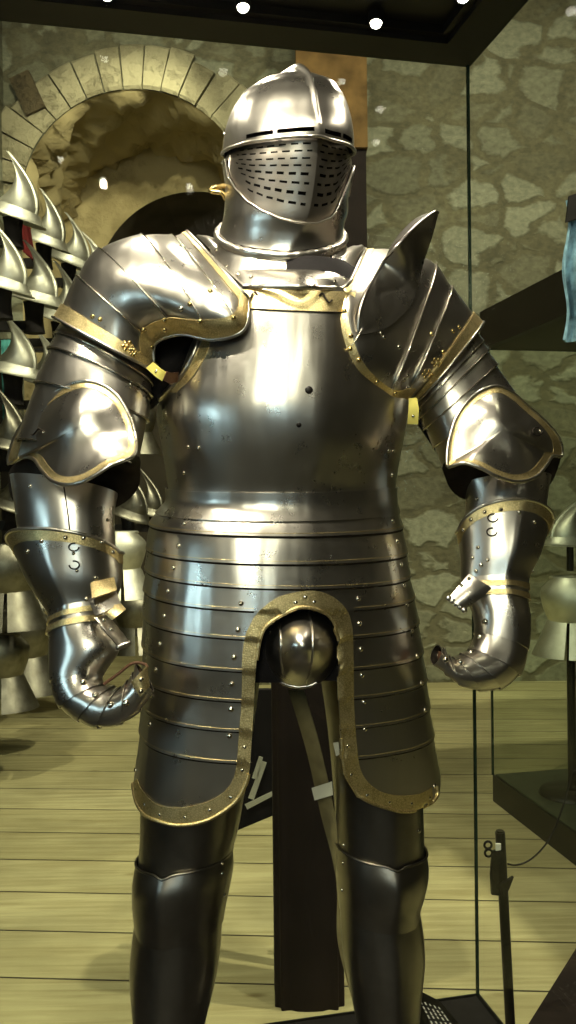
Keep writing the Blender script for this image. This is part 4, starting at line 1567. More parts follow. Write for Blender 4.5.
cu_l, po_l, gr_l = leg(math.radians(-18),
    [N(660, 158, 262, 0.095), N(720, 150, 254, 0.092), N(800, 144, 243, 0.086, 0.003), N(830, 143.5, 238, 0.082, 0.004), N(866, 141, 229, 0.077, 0.005), N(885, 141, 226, 0.075, 0.005)],
    [N(854, 141, 229.5, 0.080, 0.006), N(872, 138, 230.5, 0.086, 0.011), N(894, 137.5, 227, 0.083, 0.011), N(916, 139, 222.5, 0.076, 0.007), N(926, 140, 221, 0.074, 0.004)],
    [N(905, 139, 222, 0.070, 0.004), N(930, 135.5, 220.5, 0.072, 0.005), N(955, 133, 219, 0.072, 0.006), N(994, 134, 212.5, 0.068, 0.006), N(1024, 137, 205, 0.062, 0.006), N(1085, 146, 192, 0.048, 0.004), N(1115, 149, 188, 0.044, 0.002), N(1142, 146, 190, 0.046, 0.0)], -1)
N2 = lambda t, l, r, b_, prow=0.0, Yc=1.60, n=2.15: N(t, l, r, b_, prow, Yc, n)
cu_r, po_r, gr_r = leg(math.radians(12),
    [N2(660, 318, 414, 0.095), N2(720, 327, 418, 0.092), N2(790, 334, 420, 0.086, 0.003), N2(830, 336.5, 421.5, 0.082, 0.004), N2(860, 338, 422, 0.078, 0.005), N2(880, 339, 420, 0.075, 0.005)],
    [N2(846, 338, 423, 0.080, 0.006), N2(864, 338, 424.5, 0.086, 0.011), N2(884, 338.5, 421.5, 0.083, 0.011), N2(903, 340, 417, 0.075, 0.007), N2(912, 341, 416.5, 0.073, 0.004)],
    [N2(898, 341, 416.5, 0.070, 0.004), N2(924, 341, 421, 0.072, 0.005), N2(952, 343, 423, 0.072, 0.006), N2(991, 350, 419.5, 0.068, 0.006), N2(1024, 357, 417, 0.062, 0.006), N2(1075, 370, 412, 0.048, 0.004), N2(1110, 372, 411, 0.044, 0.002), N2(1132, 369, 413, 0.046, 0.0)], 1)
bl, br_ = bvh_of([cu_l, po_l, gr_l]), bvh_of([cu_r, po_r, gr_r])
for (x, y) in [(222, 863.5), (222, 873.5), (224.5, 895)]: rivet(bl, x, y, po_l, 0.0032)
for (x, y) in [(343.5, 845), (343, 863), (342, 890)]: rivet(br_, x, y, po_r, 0.0032)
rivet(br_, 419, 831, cu_r, 0.004, 'rivet')
# leather edge strip down the inside of the viewer's-right leg
le = smooth_line([P(288, 690, 1.60), P(306, 750, 1.60), P(321, 816, 1.605), P(332, 858, 1.61), P(337, 891, 1.615), P(337, 936, 1.615), P(345, 974, 1.615), P(354, 1006, 1.615)], 60)
ri = smooth_line([P(304, 690, 1.585), P(321, 750, 1.585), P(334, 810, 1.59), P(341, 852, 1.59), P(344, 885, 1.595), P(345, 925, 1.595), P(350, 966, 1.60), P(358, 1002, 1.60)], 60)
mb = MB()
mb.sheet([[le[i].lerp(ri[i], j / 5) + V((0, -0.004 * math.sin(PI * j / 5), 0)) for i in range(60)] for j in range(6)], 0.004)
strip = mb.build('leather_strap', M['olive'], cu_r)
mb = MB()
mb.sheet([[P(311.5, 788, 1.572), P(332, 781.5, 1.568)], [P(314.5, 800.5, 1.572), P(333, 795, 1.568)]], 0.001)
mb.build('tape_tag', M['tag'], cu_r)
mb = MB()
mb.sheet([[P(333, 743, 1.55), P(339, 742, 1.55)], [P(336, 756, 1.55), P(341, 754, 1.55)]], 0.001)
mb.build('tape_tag', M['tag'], tas_r)

# dark arming cloth showing in the arm pits
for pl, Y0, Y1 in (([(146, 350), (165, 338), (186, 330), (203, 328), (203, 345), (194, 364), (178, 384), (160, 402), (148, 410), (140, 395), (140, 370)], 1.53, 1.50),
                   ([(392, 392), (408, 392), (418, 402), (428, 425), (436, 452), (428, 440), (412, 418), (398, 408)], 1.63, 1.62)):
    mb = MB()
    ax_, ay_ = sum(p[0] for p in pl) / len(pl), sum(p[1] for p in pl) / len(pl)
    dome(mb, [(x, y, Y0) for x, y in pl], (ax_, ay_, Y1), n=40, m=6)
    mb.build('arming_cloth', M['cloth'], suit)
# black form filling the armour
def form(name, L, ts, d=-0.012):
    m_ = MB()
    rows = [[L.off(k / 28, t, d) for k in range(28)] for t in ts]
    m_.grid(rows, closed=True)
    m_.poly(rows[0])
    m_.poly(rows[-1][::-1])
    return m_.build(name, M['cloth'], suit)
form('black_torso_form', TOR, [266, 285, 310, 340, 380, 412, 440, 470, 490, 505], -0.014)
form('black_hip_form', SK, [505, 520, 549, 569, 590, 616, 640, 655, 665], -0.03)
for L in (PL, PR): form('black_sleeve', L, [0.2, 1, 2, 3, 4, 4.9], -0.016)
for L in (RL, RR): form('black_sleeve', L, [0.2, 1, 2, 2.9], -0.012)
for L in (VL, VR): form('black_sleeve', L, [0.1, 1, 2, 2.9], -0.012)
# ================================================================== the hall
def quad_sheet(name, pts, mat, kind='structure'):
    mb = MB()
    mb.poly([V(p) for p in pts])
    o = mb.build(name, mat, None, smooth=False, org=(0, 0, 0))
    return tag(o, kind=kind)
WY, H, XL, XR, YF = 7.3, 5.6, -2.25, 4.6, -4.5
mb = MB(); mb.box((XL - .2, YF - .2, -0.1), (XR + .2, 0.3, 0.0))
tag(mb.build('unseen_dark_floor', M['darkwall'], None, False, (0, 0, 0)), kind='structure')  # unseen near floor, invented dark to keep the lower plates dim
mb = MB(); mb.box((XL - .2, 0.3, -0.1), (XR + .2, WY + 3.2, 0.0))
tag(mb.build('floor', M['planks'], None, False, (0, 0, 0)), kind='structure')
mb = MB(); mb.box((XL - .2, YF - .2, H), (XR + .2, WY + .3, H + 0.1))
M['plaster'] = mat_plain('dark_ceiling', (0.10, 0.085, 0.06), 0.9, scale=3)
tag(mb.build('ceiling', M['plaster'], None, False, (0, 0, 0)), kind='structure')
mb = MB(); mb.box((XL - .2, YF, 0), (XL, 3.2, H))
tag(mb.build('wall_side', M['darkwall'], None, False, (0, 0, 0)), kind='structure')
mb = MB(); mb.box((XL - .2, 3.2, 0), (XL, WY, H))
tag(mb.build('wall_left', M['rubble'], None, False, (0, 0, 0)), kind='structure')
mb = MB(); mb.box((XR, YF, 0), (XR + .2, WY, H))
tag(mb.build('wall_right', M['darkwall'], None, False, (0, 0, 0)), kind='structure')
mb = MB(); mb.box((XL - .2, YF - .2, 0), (XR + .2, YF, H))
tag(mb.build('wall_front', M['darkwall'], None, False, (0, 0, 0)), kind='structure')

# back wall with the arched recess
AC = P(135, 204, WY)                    # centre of the arch
AR = (P(135 + 114, 204, WY) - AC).length
def arch_wall(name, y, xc, zc, r, x0, x1, h, mat, n=40):
    pts = [V((x0, y, 0)), V((xc - r, y, 0))]
    pts += [V((xc + r * math.cos(PI - PI * k / n), y, zc + r * math.sin(PI * k / n))) for k in range(n + 1)]
    pts += [V((xc + r, y, 0)), V((x1, y, 0)), V((x1, y, h)), V((x0, y, h))]
    m_ = MB()
    m_.poly(pts)
    return tag(m_.build(name, mat, None, False, (0, 0, 0)), kind='structure')
arch_wall('wall_back', WY, AC.x, AC.z, AR, XL - .1, XR + .1, H, M['rubble'])
# soffit and jambs of the recess, roughly hewn
D1 = 1.25
rng = random.Random(3)
mb = MB()
rows = []
for j in range(15):
    y = WY + D1 * j / 14
    row = []
    for k in range(71):
        if k < 15: p = V((AC.x - AR, y, AC.z * k / 15))
        elif k > 55: p = V((AC.x + AR, y, AC.z * (70 - k) / 15))
        else:
            a = PI - PI * (k - 15) / 40
            p = V((AC.x + AR * math.cos(a), y, AC.z + AR * math.sin(a)))
        d = (AC + V((0, y - AC.y, 0)) - p).normalized()
        if j: p = p + d * (rng.uniform(-0.02, 0.08) + 0.05 * math.sin(k * 0.75 + j * 0.8))
        row.append(p)
    rows.append(row)
mb.grid(rows)
tag(mb.build('wall_recess', M['rock'], None, True, (0, 0, 0)), kind='structure')
I2 = P(196, 292, WY + D1)
R2 = (P(196 + 100, 292, WY + D1) - I2).length
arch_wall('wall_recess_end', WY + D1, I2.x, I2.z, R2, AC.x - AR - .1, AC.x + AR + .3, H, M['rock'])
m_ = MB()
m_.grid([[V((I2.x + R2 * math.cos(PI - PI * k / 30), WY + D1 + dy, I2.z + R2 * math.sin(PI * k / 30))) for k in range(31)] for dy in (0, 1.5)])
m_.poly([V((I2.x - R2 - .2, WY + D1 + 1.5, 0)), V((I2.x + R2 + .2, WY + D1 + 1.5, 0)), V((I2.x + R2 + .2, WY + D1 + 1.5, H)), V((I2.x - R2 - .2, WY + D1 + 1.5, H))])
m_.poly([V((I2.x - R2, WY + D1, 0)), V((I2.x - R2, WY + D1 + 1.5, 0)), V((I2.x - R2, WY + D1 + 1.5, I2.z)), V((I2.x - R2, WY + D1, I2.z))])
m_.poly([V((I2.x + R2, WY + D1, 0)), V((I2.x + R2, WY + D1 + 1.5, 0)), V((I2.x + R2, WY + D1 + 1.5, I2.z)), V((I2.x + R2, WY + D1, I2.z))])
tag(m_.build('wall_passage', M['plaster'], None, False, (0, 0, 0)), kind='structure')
# arch ring of dressed stones
mb = MB()
ns = 19
for k in range(ns):
    a0, a1 = PI * k / ns + 0.006, PI * (k + 1) / ns - 0.006
    ro = AR * (1.36 + rng.uniform(-0.03, 0.04))
    yo = -0.03 - rng.uniform(0, 0.03)
    ring = []
    for rr in (AR * 0.995, AR * 1.02, ro - 0.02, ro):
        ring.append([V((AC.x + rr * math.cos(a0 + (a1 - a0) * q / 4), WY + (yo if AR < rr < ro else yo + 0.02), AC.z + rr * math.sin(a0 + (a1 - a0) * q / 4))) for q in range(5)])
    mb.sheet(ring, 0.12)
tag(mb.build('trim_1', M['ashlar'], None, False, (0, 0, 0)), kind='structure')
# putlog hole: short dark recess block beside the arch
c = P(30, 97, WY)
mb = MB()
mt = Matrix.Translation(c) @ Matrix.Rotation(math.radians(-24), 4, 'Y')
mb.box((-0.085, -0.085, -0.16), (0.085, 0.02, 0.16), mt)
o = bevel(mb.build('wall_block', mat_rough_stone('dark_stone', (0.05, 0.04, 0.02), (0.13, 0.10, 0.05), 4), None, False, (0, 0, 0)), 0.02)
tag(o, kind='structure')
# timber pillar with a brown bracket at its head
a, b_ = P(312, 150, 6.9), P(366, 150, 6.9)
mb = MB(); mb.box((a.x, 6.9, 0), (b_.x, 7.28, a.z))
pil = bevel(mb.build('pillar', M['wood_dark'], None, False, (0, 0, 0)), 0.015)
tag(pil, kind='structure')
a2 = P(296, 60, 6.85)
mb = MB(); mb.box((a2.x, 6.86, a.z), (b_.x + .01, 7.29, H))
o = bevel(mb.build('beam', M['beam'], None, False, (0, 0, 0)), 0.02)
tag(o, kind='structure')

# ================================================================== the glass case round the suit
CT = P(465, 66, 2.07)
C0 = V((0.425, 2.07, 0))
ZT = CT.z
db = V((-1, -0.225, 0)).normalized()
dr = V((0.225, -1, 0)).normalized()
BR, BL = C0, C0 + db * 2.0
FR, FL = C0 + dr * 1.30, C0 + db * 2.0 + dr * 1.30
case = empty('display_case', (C0 + db * 1.0 + dr * 0.65), 'tall glass display case with black base and black canopy around the suit of armour', 'display case')
CM = Matrix.Translation(C0) @ Matrix(((-db.x, -dr.x, 0, 0), (-db.y, -dr.y, 0, 0), (0, 0, 1, 0), (0, 0, 0, 1)))   # local x to the right along the back, y away
def cbox(name, lo, hi, mat, parent=case, bv=0.003):
    mb = MB()
    mb.box(lo, hi, CM)
    o = mb.build(name, mat, parent, False)
    if bv: bevel(o, bv)
    return o
LX, LY = -2.0, -1.30
cbox('base', (LX, LY, 0), (0.004, 0.004, FLOOR_CASE), M['casefloor'])
g = 0.008
cbox('back_pane', (LX, -g, FLOOR_CASE), (-0.004, 0, ZT + 0.02), M['glass'], bv=0)
cbox('side_pane', (-g, LY, FLOOR_CASE), (0, -0.004, ZT + 0.02), M['glass_clean'], bv=0)
cbox('front_pane', (LX, LY, FLOOR_CASE), (-0.004 - g, LY + g, ZT + 0.02), M['glass'], bv=0)
cbox('left_pane', (LX, LY + g, FLOOR_CASE), (LX + g, -0.004 - g, ZT + 0.02), M['glass'], bv=0)
cbox('corner_joint', (-0.0045, -0.0045, FLOOR_CASE), (0.0015, 0.0015, ZT + 0.02), M['edge'], bv=0)
# canopy: lipped frame and a raised dark soffit
fw = 0.085
for nm, lo, hi in (('canopy_rail', (LX, -fw, ZT), (0.006, 0.006, ZT + 0.30)), ('canopy_rail', (-fw, LY, ZT), (0.006, -fw, ZT + 0.30)),
                   ('canopy_rail', (LX, LY, ZT), (-fw, LY + fw, ZT + 0.30)), ('canopy_rail', (LX, LY + fw, ZT), (LX + fw, -fw, ZT + 0.30))):
    cbox(nm, lo, hi, M['blackpaint'])
cbox('canopy_lip', (LX + fw, -fw - 0.018, ZT + 0.012), (-fw, -fw, ZT + 0.03), M['blackpaint'])
cbox('canopy_lip', (-fw - 0.018, LY + fw, ZT + 0.012), (-fw, -fw - 0.018, ZT + 0.03), M['blackpaint'])
ZS = ZT + 0.03
cbox('canopy_soffit', (LX + fw, LY + fw, ZS), (-fw, -fw, ZS + 0.04), M['blackpaint'])

def spot_lamp(p, aim, power, size, col=(1, 0.90, 0.74), blend=0.6, rad=0.02, parent=None, name='spotlight', glow=True):
    """small fitting with a glowing lens and the light it throws"""
    d = (V(aim) - V(p)).normalized()
    q = d.to_track_quat('-Z', 'Y').to_matrix().to_4x4()
    mt = Matrix.Translation(p) @ q
    if glow:
        mb = MB()
        mb.lathe([(rad * 1.25, 0.05), (rad * 1.3, 0.0), (rad * 1.05, -0.006), (rad * 1.0, 0.002)], 20, mt)
        mb.poly([mt @ V((rad * 1.25 * math.cos(k * PI / 10), rad * 1.25 * math.sin(k * PI / 10), 0.05)) for k in range(20)])
        h_ = mb.build(name, M['blackpaint'], parent, True, None if parent else (0, 0, 0))
        mb = MB()
        mb.lathe([(rad * 0.98, 0.001), (rad * 0.85, -0.007), (rad * 0.5, -0.012), (0.0005, -0.014)], 20, mt)
        mb.build('lens', M['glow'], h_)
    ld = bpy.data.lights.new('spot_light', 'SPOT')
    ld.energy = power
    ld.color = col
    ld.spot_size = math.radians(size)
    ld.spot_blend = blend
    ld.shadow_soft_size = rad
    lo = bpy.data.objects.new('spot_light', ld)
    lo.matrix_world = Matrix.Translation(V(p) + d * 0.022) @ q
    COL.objects.link(lo)
    return lo
def on_soffit(px, py, drop=0.03):
    d = ray(px, py)
    k = (ZS - drop - CAM.z) / d.z
    return CAM + d * k
K_CASE = 1.0
for (px, py, e, ax) in [(376, 22, 7, 0.10), (243, 6, 7, -0.05), (463, -4, 5, 0.25)]:
    q = on_soffit(px, py, 0.025)
    spot_lamp(q, (ax, 1.3, 0.9), e * K_CASE, 80, parent=case, rad=0.0125)
for (x, y, e, ax, ay, az) in [(-0.34, 1.77, 9, -0.10, 1.2, 1.3), (-0.31, 1.13, 34, -0.10, 1.5, 1.3), (-0.16, 1.01, 22, -0.03, 1.5, 1.4), (0.10, 1.07, 9, 0.12, 1.5, 1.2), (0.46, 1.60, 7, 0.35, 1.55, 1.0), (-0.60, 0.98, 22, -0.2, 1.5, 1.3)]:  # the last one is added at the front left to brighten the breast
    spot_lamp(V((x, y, ZS - 0.025)), (ax, ay, az), e * K_CASE, 110, parent=case, rad=0.011)

# sloping label board on the case floor
mb = MB()
A_, B_, C_, D_ = P(396, 979, 1.90), P(440, 1001, 1.985), P(468, 1034, 1.86), P(418, 1036, 1.74)
dn = V((0, 0, 1))
lab = [A_, B_, C_, D_]
low = [V((p.x, p.y, FLOOR_CASE + 0.001)) for p in lab]
mb.poly(lab[::-1]); mb.poly(low)
for i in range(4):
    j = (i + 1) % 4
    mb.poly([lab[i], lab[j], low[j], low[i]])
board = mb.build('label_board', M['blackpaint'], None, False, tuple((low[0] + low[2]) / 2))
tag(board, 'black sloping label board with white lines of text at the right foot of the armour', 'label')
mb = MB()
n_ = (B_ - A_).cross(D_ - A_).normalized()
if n_.z < 0: n_ = -n_
for k in range(5):
    s0 = 0.36 + 0.10 * k
    for w in range(6):
        t0 = 0.30 + 0.10 * w + 0.01 * ((k * 3 + w * 5) % 3)
        t1 = t0 + 0.075 - 0.012 * ((k + w) % 3)
        e = lambda s_, t_: A_.lerp(B_, s_).lerp(D_.lerp(C_, s_), t_) + n_ * 0.0008
        mb.poly([e(s0, t0), e(s0 + 0.035, t0), e(s0 + 0.035, t1), e(s0, t1)])
mb.build('printed_lines', M['white'], board)

# ================================================================== things on the hall floor behind the suit
# black draped plinth seen between the legs
Yp = 2.62
l0, r0 = P(275, 1008, Yp), P(345, 1010, Yp)
cx, hw = (l0.x + r0.x) / 2, (r0.x - l0.x) / 2
mb = MB()
rows = []
for j in range(13):
    z = 1.26 * j / 12
    row = []
    for k in range(64):
        a = 2 * PI * k / 64
        c, s_ = math.cos(a), math.sin(a)
        e = 0.45
        rip = 1 + 0.05 * math.sin(k * 2 * PI / 64 * 11) * (1 - j / 14)
        row.append(V((cx + hw * math.copysign(abs(c) ** e, c) * rip, Yp + 0.09 + 0.09 * math.copysign(abs(s_) ** e, s_) * rip, z)))
    rows.append(row)
mb.grid(rows, closed=True)
mb.poly(rows[-1])
mb.poly(rows[0][::-1])
drape = mb.build('draped_plinth', M['wood_dark'], None, True, (cx, Yp + .09, 0))
tag(drape, 'narrow dark cloth covered plinth standing behind the legs of the armour', 'plinth')
# folded black trestle with pale edges left of it
tr = empty('folding_stand', P(259, 1000, 2.75).xy.to_3d(), 'folded black stand with pale edged slats seen between the thighs of the armour', 'stand')
mb = MB()
q0, q1, q2, q3 = P(236, 690, 2.87), P(296, 690, 2.87), P(296, 806, 2.87), P(236, 831, 2.87)
mb.sheet([[q0, q1], [q3, q2]], 0.03)
mb.build('panel', M['cloth'], tr, False)
for xx in (281, 292):
    mb = MB()
    a = P(xx, 790, 2.885)
    mb.box((a.x - 0.012, a.y - 0.012, 0), (a.x + 0.012, a.y + 0.012, a.z))
    mb.build('leg', M['blackpaint'], tr, False)
for (x0, y0, x1, y1, w) in [(261, 757, 254.5, 779, 2.2), (264.5, 762, 251, 799, 2.4), (274, 793, 246, 807, 2.2)]:
    a, b_ = P(x0, y0, 2.84), P(x1, y1, 2.84)
    t = (b_ - a).normalized()
    nx = V((-t.z, 0, t.x)) * (w * 2.76 / F_PX)
    mb = MB()
    mb.sheet([[a - nx, a + nx], [b_ - nx * 1.3, b_ + nx * 1.3]], 0.004)
    mb.build('slat', M['tag'], tr, False)

# stanchion and its wire
st = empty('barrier_post', P(507, 1030, 2.4).xy.to_3d(), 'thin black barrier post with clip and hook standing right of the glass case', 'barrier post')
top, foot = P(500, 832, 2.40), P(507, 1030, 2.40)
ft = V((foot.x + 0.012, foot.y, 0.012))
mb = MB(); mb.tube([top, ft], 0.0132, 14)
mb.build('pole', M['blackpaint'], st)
mb = MB(); mb.tube([top + V((0, 0, 0.004)), top - V((0, 0, 0.03))], 0.0105, 12)
mb.build('cap', M['blackpaint'], st)
mb = MB(); mb.lathe([(0.0005, 0.012), (0.045, 0.012), (0.05, 0.006), (0.05, 0.0)], 28, Matrix.Translation((ft.x, ft.y, 0)))
mb.build('foot', M['blackpaint'], st)
mb = MB(); mb.sheet([[P(493, 851, 2.375), P(499, 850, 2.38)], [P(491.5, 875, 2.37), P(499, 876, 2.38)], [P(492, 895, 2.375), P(501, 896, 2.38)]], 0.008)
mb.build('bracket', M['blackpaint'], st, False)
mb = MB(); mb.sheet([[P(502, 884, 2.375), P(514, 877, 2.39)], [P(503, 896, 2.375), P(509, 890, 2.39)]], 0.008)
mb.build('bracket', M['blackpaint'], st, False)
for (x, y) in ((488, 845), (488.5, 853)):
    mb = MB()
    c = P(x, y, 2.365)
    mb.tube([c + V((0.0095 * math.cos(a), 0, 0.0095 * math.sin(a))) for a in [k * 2 * PI / 18 for k in range(18)]], 0.0032, 8, closed=True)
    mb.build('ring', M['blackpaint'], st)
mb = MB(); mb.sheet([[P(496, 844, 2.36), P(501, 844, 2.36)], [P(496, 851, 2.36), P(501, 850, 2.36)]], 0.006)
mb.build('clip', M['white'], st, False)
mb = MB()
mb.tube(smooth_line([P(508, 864, 2.375), P(516, 865, 2.40), P(528, 861, 2.41), P(541, 850, 2.42), P(552, 834, 2.43), P(562, 809, 2.44), P(569, 785, 2.45), P(573, 772, 2.45), P(577, 771, 2.45), P(576, 778, 2.45)], 50), 0.0026, 8)
wire = mb.build('barrier_wire', M['blackpaint'], None, True, tuple(P(505, 864, 2.39)))
tag(wire, 'thin grey wire curving up from the black barrier post to a small hook', 'wire')

# low dark plinth in the lower right corner
mb = MB()
a, b_ = P(511, 1030, 2.56), P(579, 930, 2.56)
g0 = [V((0.62, 2.50, 0)), V((1.02, 3.16, 0)), V((1.9, 2.85, 0)), V((1.5, 2.1, 0))]
def floor_pt(px, py, z=0.0):
    d = ray(px, py)
    return CAM + d * ((z - CAM.z) / d.z)
hz = 0.12
g0 = [floor_pt(522, 1034, hz), floor_pt(590, 926, hz), floor_pt(700, 960, hz), floor_pt(640, 1110, hz)]
lo_ = [V((p.x, p.y, 0)) for p in g0]
mb.poly(g0[::-1]); mb.poly(lo_)
for i in range(4):
    j = (i + 1) % 4
    mb.poly([g0[i], g0[j], lo_[j], lo_[i]])
ce = sum(lo_, V((0, 0, 0))) / 4
tag(mb.build('low_plinth', M['wood_dark'], None, False, tuple(ce)), 'low dark brown plinth at the lower right, right of the barrier post', 'plinth')

# ---------------- second glass case on the right
K0 = floor_pt(493, 801)
dl = (floor_pt(576, 866) - K0).normalized()
dx = V((-dl.y, dl.x, 0))
if dx.x < 0: dx = -dx
KM = Matrix.Translation(K0) @ Matrix(((dx.x, -dl.x, 0, 0), (dx.y, -dl.y, 0, 0), (0, 0, 1, 0), (0, 0, 0, 1)))
oc = empty('display_case', K0 + dl * 0.9 + dx * 0.8, 'second glass case with low dark base at the right edge, before the stone wall', 'display case')
def kbox(name, lo, hi, mat, parent=oc, bv=0.004):
    mb = MB()
    mb.box(lo, hi, KM)
    o = mb.build(name, mat, parent, False)
    if bv: bevel(o, bv)
    return o
zb = 0.13
zt = P(487, 349, K0.y).z
zt2 = P(487, 311, K0.y).z
kbox('base', (0, -2.0, 0), (1.5, 0.0, zb), M['blackpaint'])
M['casegreen'] = mat_plain('dark_green_deck', (0.05, 0.055, 0.035), 0.35, bump=0)
kbox('deck', (0.012, -1.99, zb), (1.49, -0.012, zb + 0.006), M['casegreen'])
kbox('side_pane', (0, -2.0, zb + .006), (0.01, -0.01, zt), M['glass_clean'], bv=0)
kbox('back_pane', (0, -0.01, zb + .006), (1.5, 0, zt), M['glass'], bv=0)
kbox('corner_joint', (-0.004, -0.004, zb), (0.006, 0.006, zt), M['edge'], bv=0)
kbox('canopy', (-0.03, -2.0, zt), (1.5, 0.03, zt2), M['blackpaint'])
# armour glimpsed inside it
def place(mb, mat):
    mb.v = [mat @ p for p in mb.v]
    return mb
# ================================================================== ranks of helmets and cuirasses at the left
def morion_parts():
    """bowl drawn up to a backward horn, boat shaped brim; local units: height 1, z up, faces +x"""
    xr = lambda t: 0.40 - 0.90 * max(0, t) ** 2.0
    xl = lambda t: -0.38 + 0.34 * math.sin(0.84 * PI * t) - 0.29 * t ** 2.6
    bowl = MB()
    rows = []
    for j in range(19):
        t = j / 18
        h = 0.14 + 0.86 * t
        c, w_ = (xr(t) + xl(t)) / 2, max(0.012, (xr(t) - xl(t)) / 2)
        d = max(0.012, 0.30 * (1 - t ** 2.0) ** 0.8)
        rows.append([V((c + w_ * math.cos(a), d * math.sin(a), h)) for a in [k * 2 * PI / 28 for k in range(28)]])
    bowl.grid(rows, closed=True)
    bowl.poly(rows[-1])
    keel = MB()
    kr = []
    pr = [(xr(t), 0.14 + 0.86 * t, 1) for t in [k / 14 for k in range(15)]] + [(xl(t), 0.14 + 0.86 * t, -1) for t in [1 - k / 14 for k in range(15)]]
    for (x, z, s_) in pr:
        kr.append([V((x - 0.02 * s_, -0.02, z)), V((x + 0.03 * s_, -0.007, z + 0.01)), V((x + 0.03 * s_, 0.007, z + 0.01)), V((x - 0.02 * s_, 0.02, z))])
    keel.grid(kr)
    brim = MB()
    rows = []
    for j in range(6):
        q = j / 5
        row = []
        for k in range(40):
            a = 2 * PI * k / 40
            c, s_ = math.cos(a), math.sin(a)
            pk = abs(c) ** 2.4
            r0 = V((0.43 * c, 0.32 * s_, 0.17))
            r1 = V((0.62 * c if c > 0 else 0.56 * c, 0.42 * s_, -0.02 + 0.03 * pk))
            row.append(r0.lerp(r1, q) + V((0, 0, -0.05 * math.sin(PI * q))))
        rows.append(row)
    brim.sheet(rows, 0.012, V((0, 0, 0.6)), closed=True)
    return bowl, keel, brim

def cuirass_parts():
    """local height 1: breast with waist, two flared tasset plates, neck rim"""
    br = MB()
    rows = []
    for j in range(13):
        t = j / 12
        z = 0.42 + 0.55 * t
        w = 0.27 + 0.10 * math.sin(t * PI * 0.72) - 0.13 * max(0, t - 0.72) / 0.28
        d = 0.17 + 0.10 * math.sin(t * PI * 0.8) - 0.05 * t
        rows.append([V((w * math.cos(a), d * math.sin(a) * (1.25 if math.sin(a) < 0 else 0.9), z)) for a in [k * 2 * PI / 32 for k in range(32)]])
    br.grid(rows, closed=True)
    br.poly(rows[-1])
    sk = []
    for s_ in (-1, 1):
        m = MB()
        rows = []
        for j in range(9):
            t = j / 8
            z = 0.44 - 0.44 * t + (0.008 if j % 2 else 0)
            w = 0.28 + 0.20 * t
            d = 0.19 + 0.17 * t
            row = []
            for k in range(15):
                a = -PI / 2 + s_ * (0.06 + (PI * 0.62) * k / 14)
                row.append(V((w * math.cos(a), d * math.sin(a) * 1.1, z)))
            rows.append(row)
        m.sheet(rows, 0.012, V((0, 0, 0.2)))
        sk.append(m)
    rim = MB()
    rim.tube([V((0.24 * math.cos(a), 0.17 * math.sin(a), 0.965)) for a in [k * 2 * PI / 24 for k in range(24)]], 0.022, 8, closed=True)
    return br, sk, rim

def thing_from(parts, name, label, cat, group, loc, rz, sc, ry=0.0):
    o = empty(name, loc, label, cat, group)
    o.rotation_euler = (0, ry, rz)
    o.scale = (sc, sc, sc)
    for nm, me in parts:
        c_ = bpy.data.objects.new(nm, me)
        COL.objects.link(c_)
        c_.parent = o
    return o
def mesh_of(name, mb, mat):
    me = bpy.data.meshes.new(name)
    me.from_pydata([tuple(p) for p in mb.v], [], mb.f)
    me.materials.append(mat)
    for p in me.polygons: p.use_smooth = True
    return me
bw, kl, bm = morion_parts()
MOR = [('bowl', mesh_of('bowl', bw, M['morion'])), ('comb', mesh_of('comb', kl, M['morion'])), ('brim', mesh_of('brim', bm, M['morion']))]
MORD = [('bowl', mesh_of('bowl', bw, M['oldsteel_dark'])), ('comb', mesh_of('comb', kl, M['oldsteel_dark'])), ('brim', mesh_of('brim', bm, M['oldsteel_dark']))]
b_, sk, rm = cuirass_parts()
CUI = [('breast', mesh_of('breast', b_, M['morion'])), ('tasset', mesh_of('tasset', sk[0], M['morion'])), ('tasset', mesh_of('tasset', sk[1], M['morion'])), ('neck_rim', mesh_of('neck_rim', rm, M['morion']))]
CUD = [(n, m.copy()) for n, m in CUI]
for n, m in CUD:
    m.materials.clear(); m.materials.append(M['oldsteel_dark'])

# stands: black posts carrying a helmet above a cuirass; (px, py of brim, depth, height px)
HELM = [
    (13, 218, 4.6, 58, 'nearest helmet of the top row, pale steel with a bright side'),
    (44, 244, 5.2, 48, 'second helmet of the top row, grey steel with tall horn'),
    (69, 264, 5.7, 46, 'third helmet of the top row, pale steel'),
    (91, 284, 6.3, 46, 'farthest visible helmet of the top row, just left of the armoured shoulder'),
    (2, 288, 4.4, 60, 'grey helmet of the second row cut by the left edge'),
    (34, 302, 4.8, 60, 'pale helmet of the second row with a sharp upright horn'),
    (60, 322, 5.4, 52, 'third helmet of the second row with a curled horn'),
    (78, 330, 6.0, 44, 'small helmet of the second row tucked behind the armoured shoulder'),
    (13, 374, 4.6, 60, 'greenish helmet of the third row at the left edge, in front of teal cloth'),
    (44, 384, 5.1, 52, 'pale curled helmet of the third row left of the upper arm'),
    (6, 446, 4.5, 50, 'dark helmet of the fourth row at the left edge above the elbow guard'),
    (10, 506, 4.6, 48, 'lowest helmet at the left edge, beside the armoured forearm'),
    (128, 516, 6.2, 42, 'helmet seen between the elbow guard and the waist, left of the pair'),
    (146, 512, 6.8, 38, 'helmet seen between the elbow guard and the waist, right of the pair'),
]
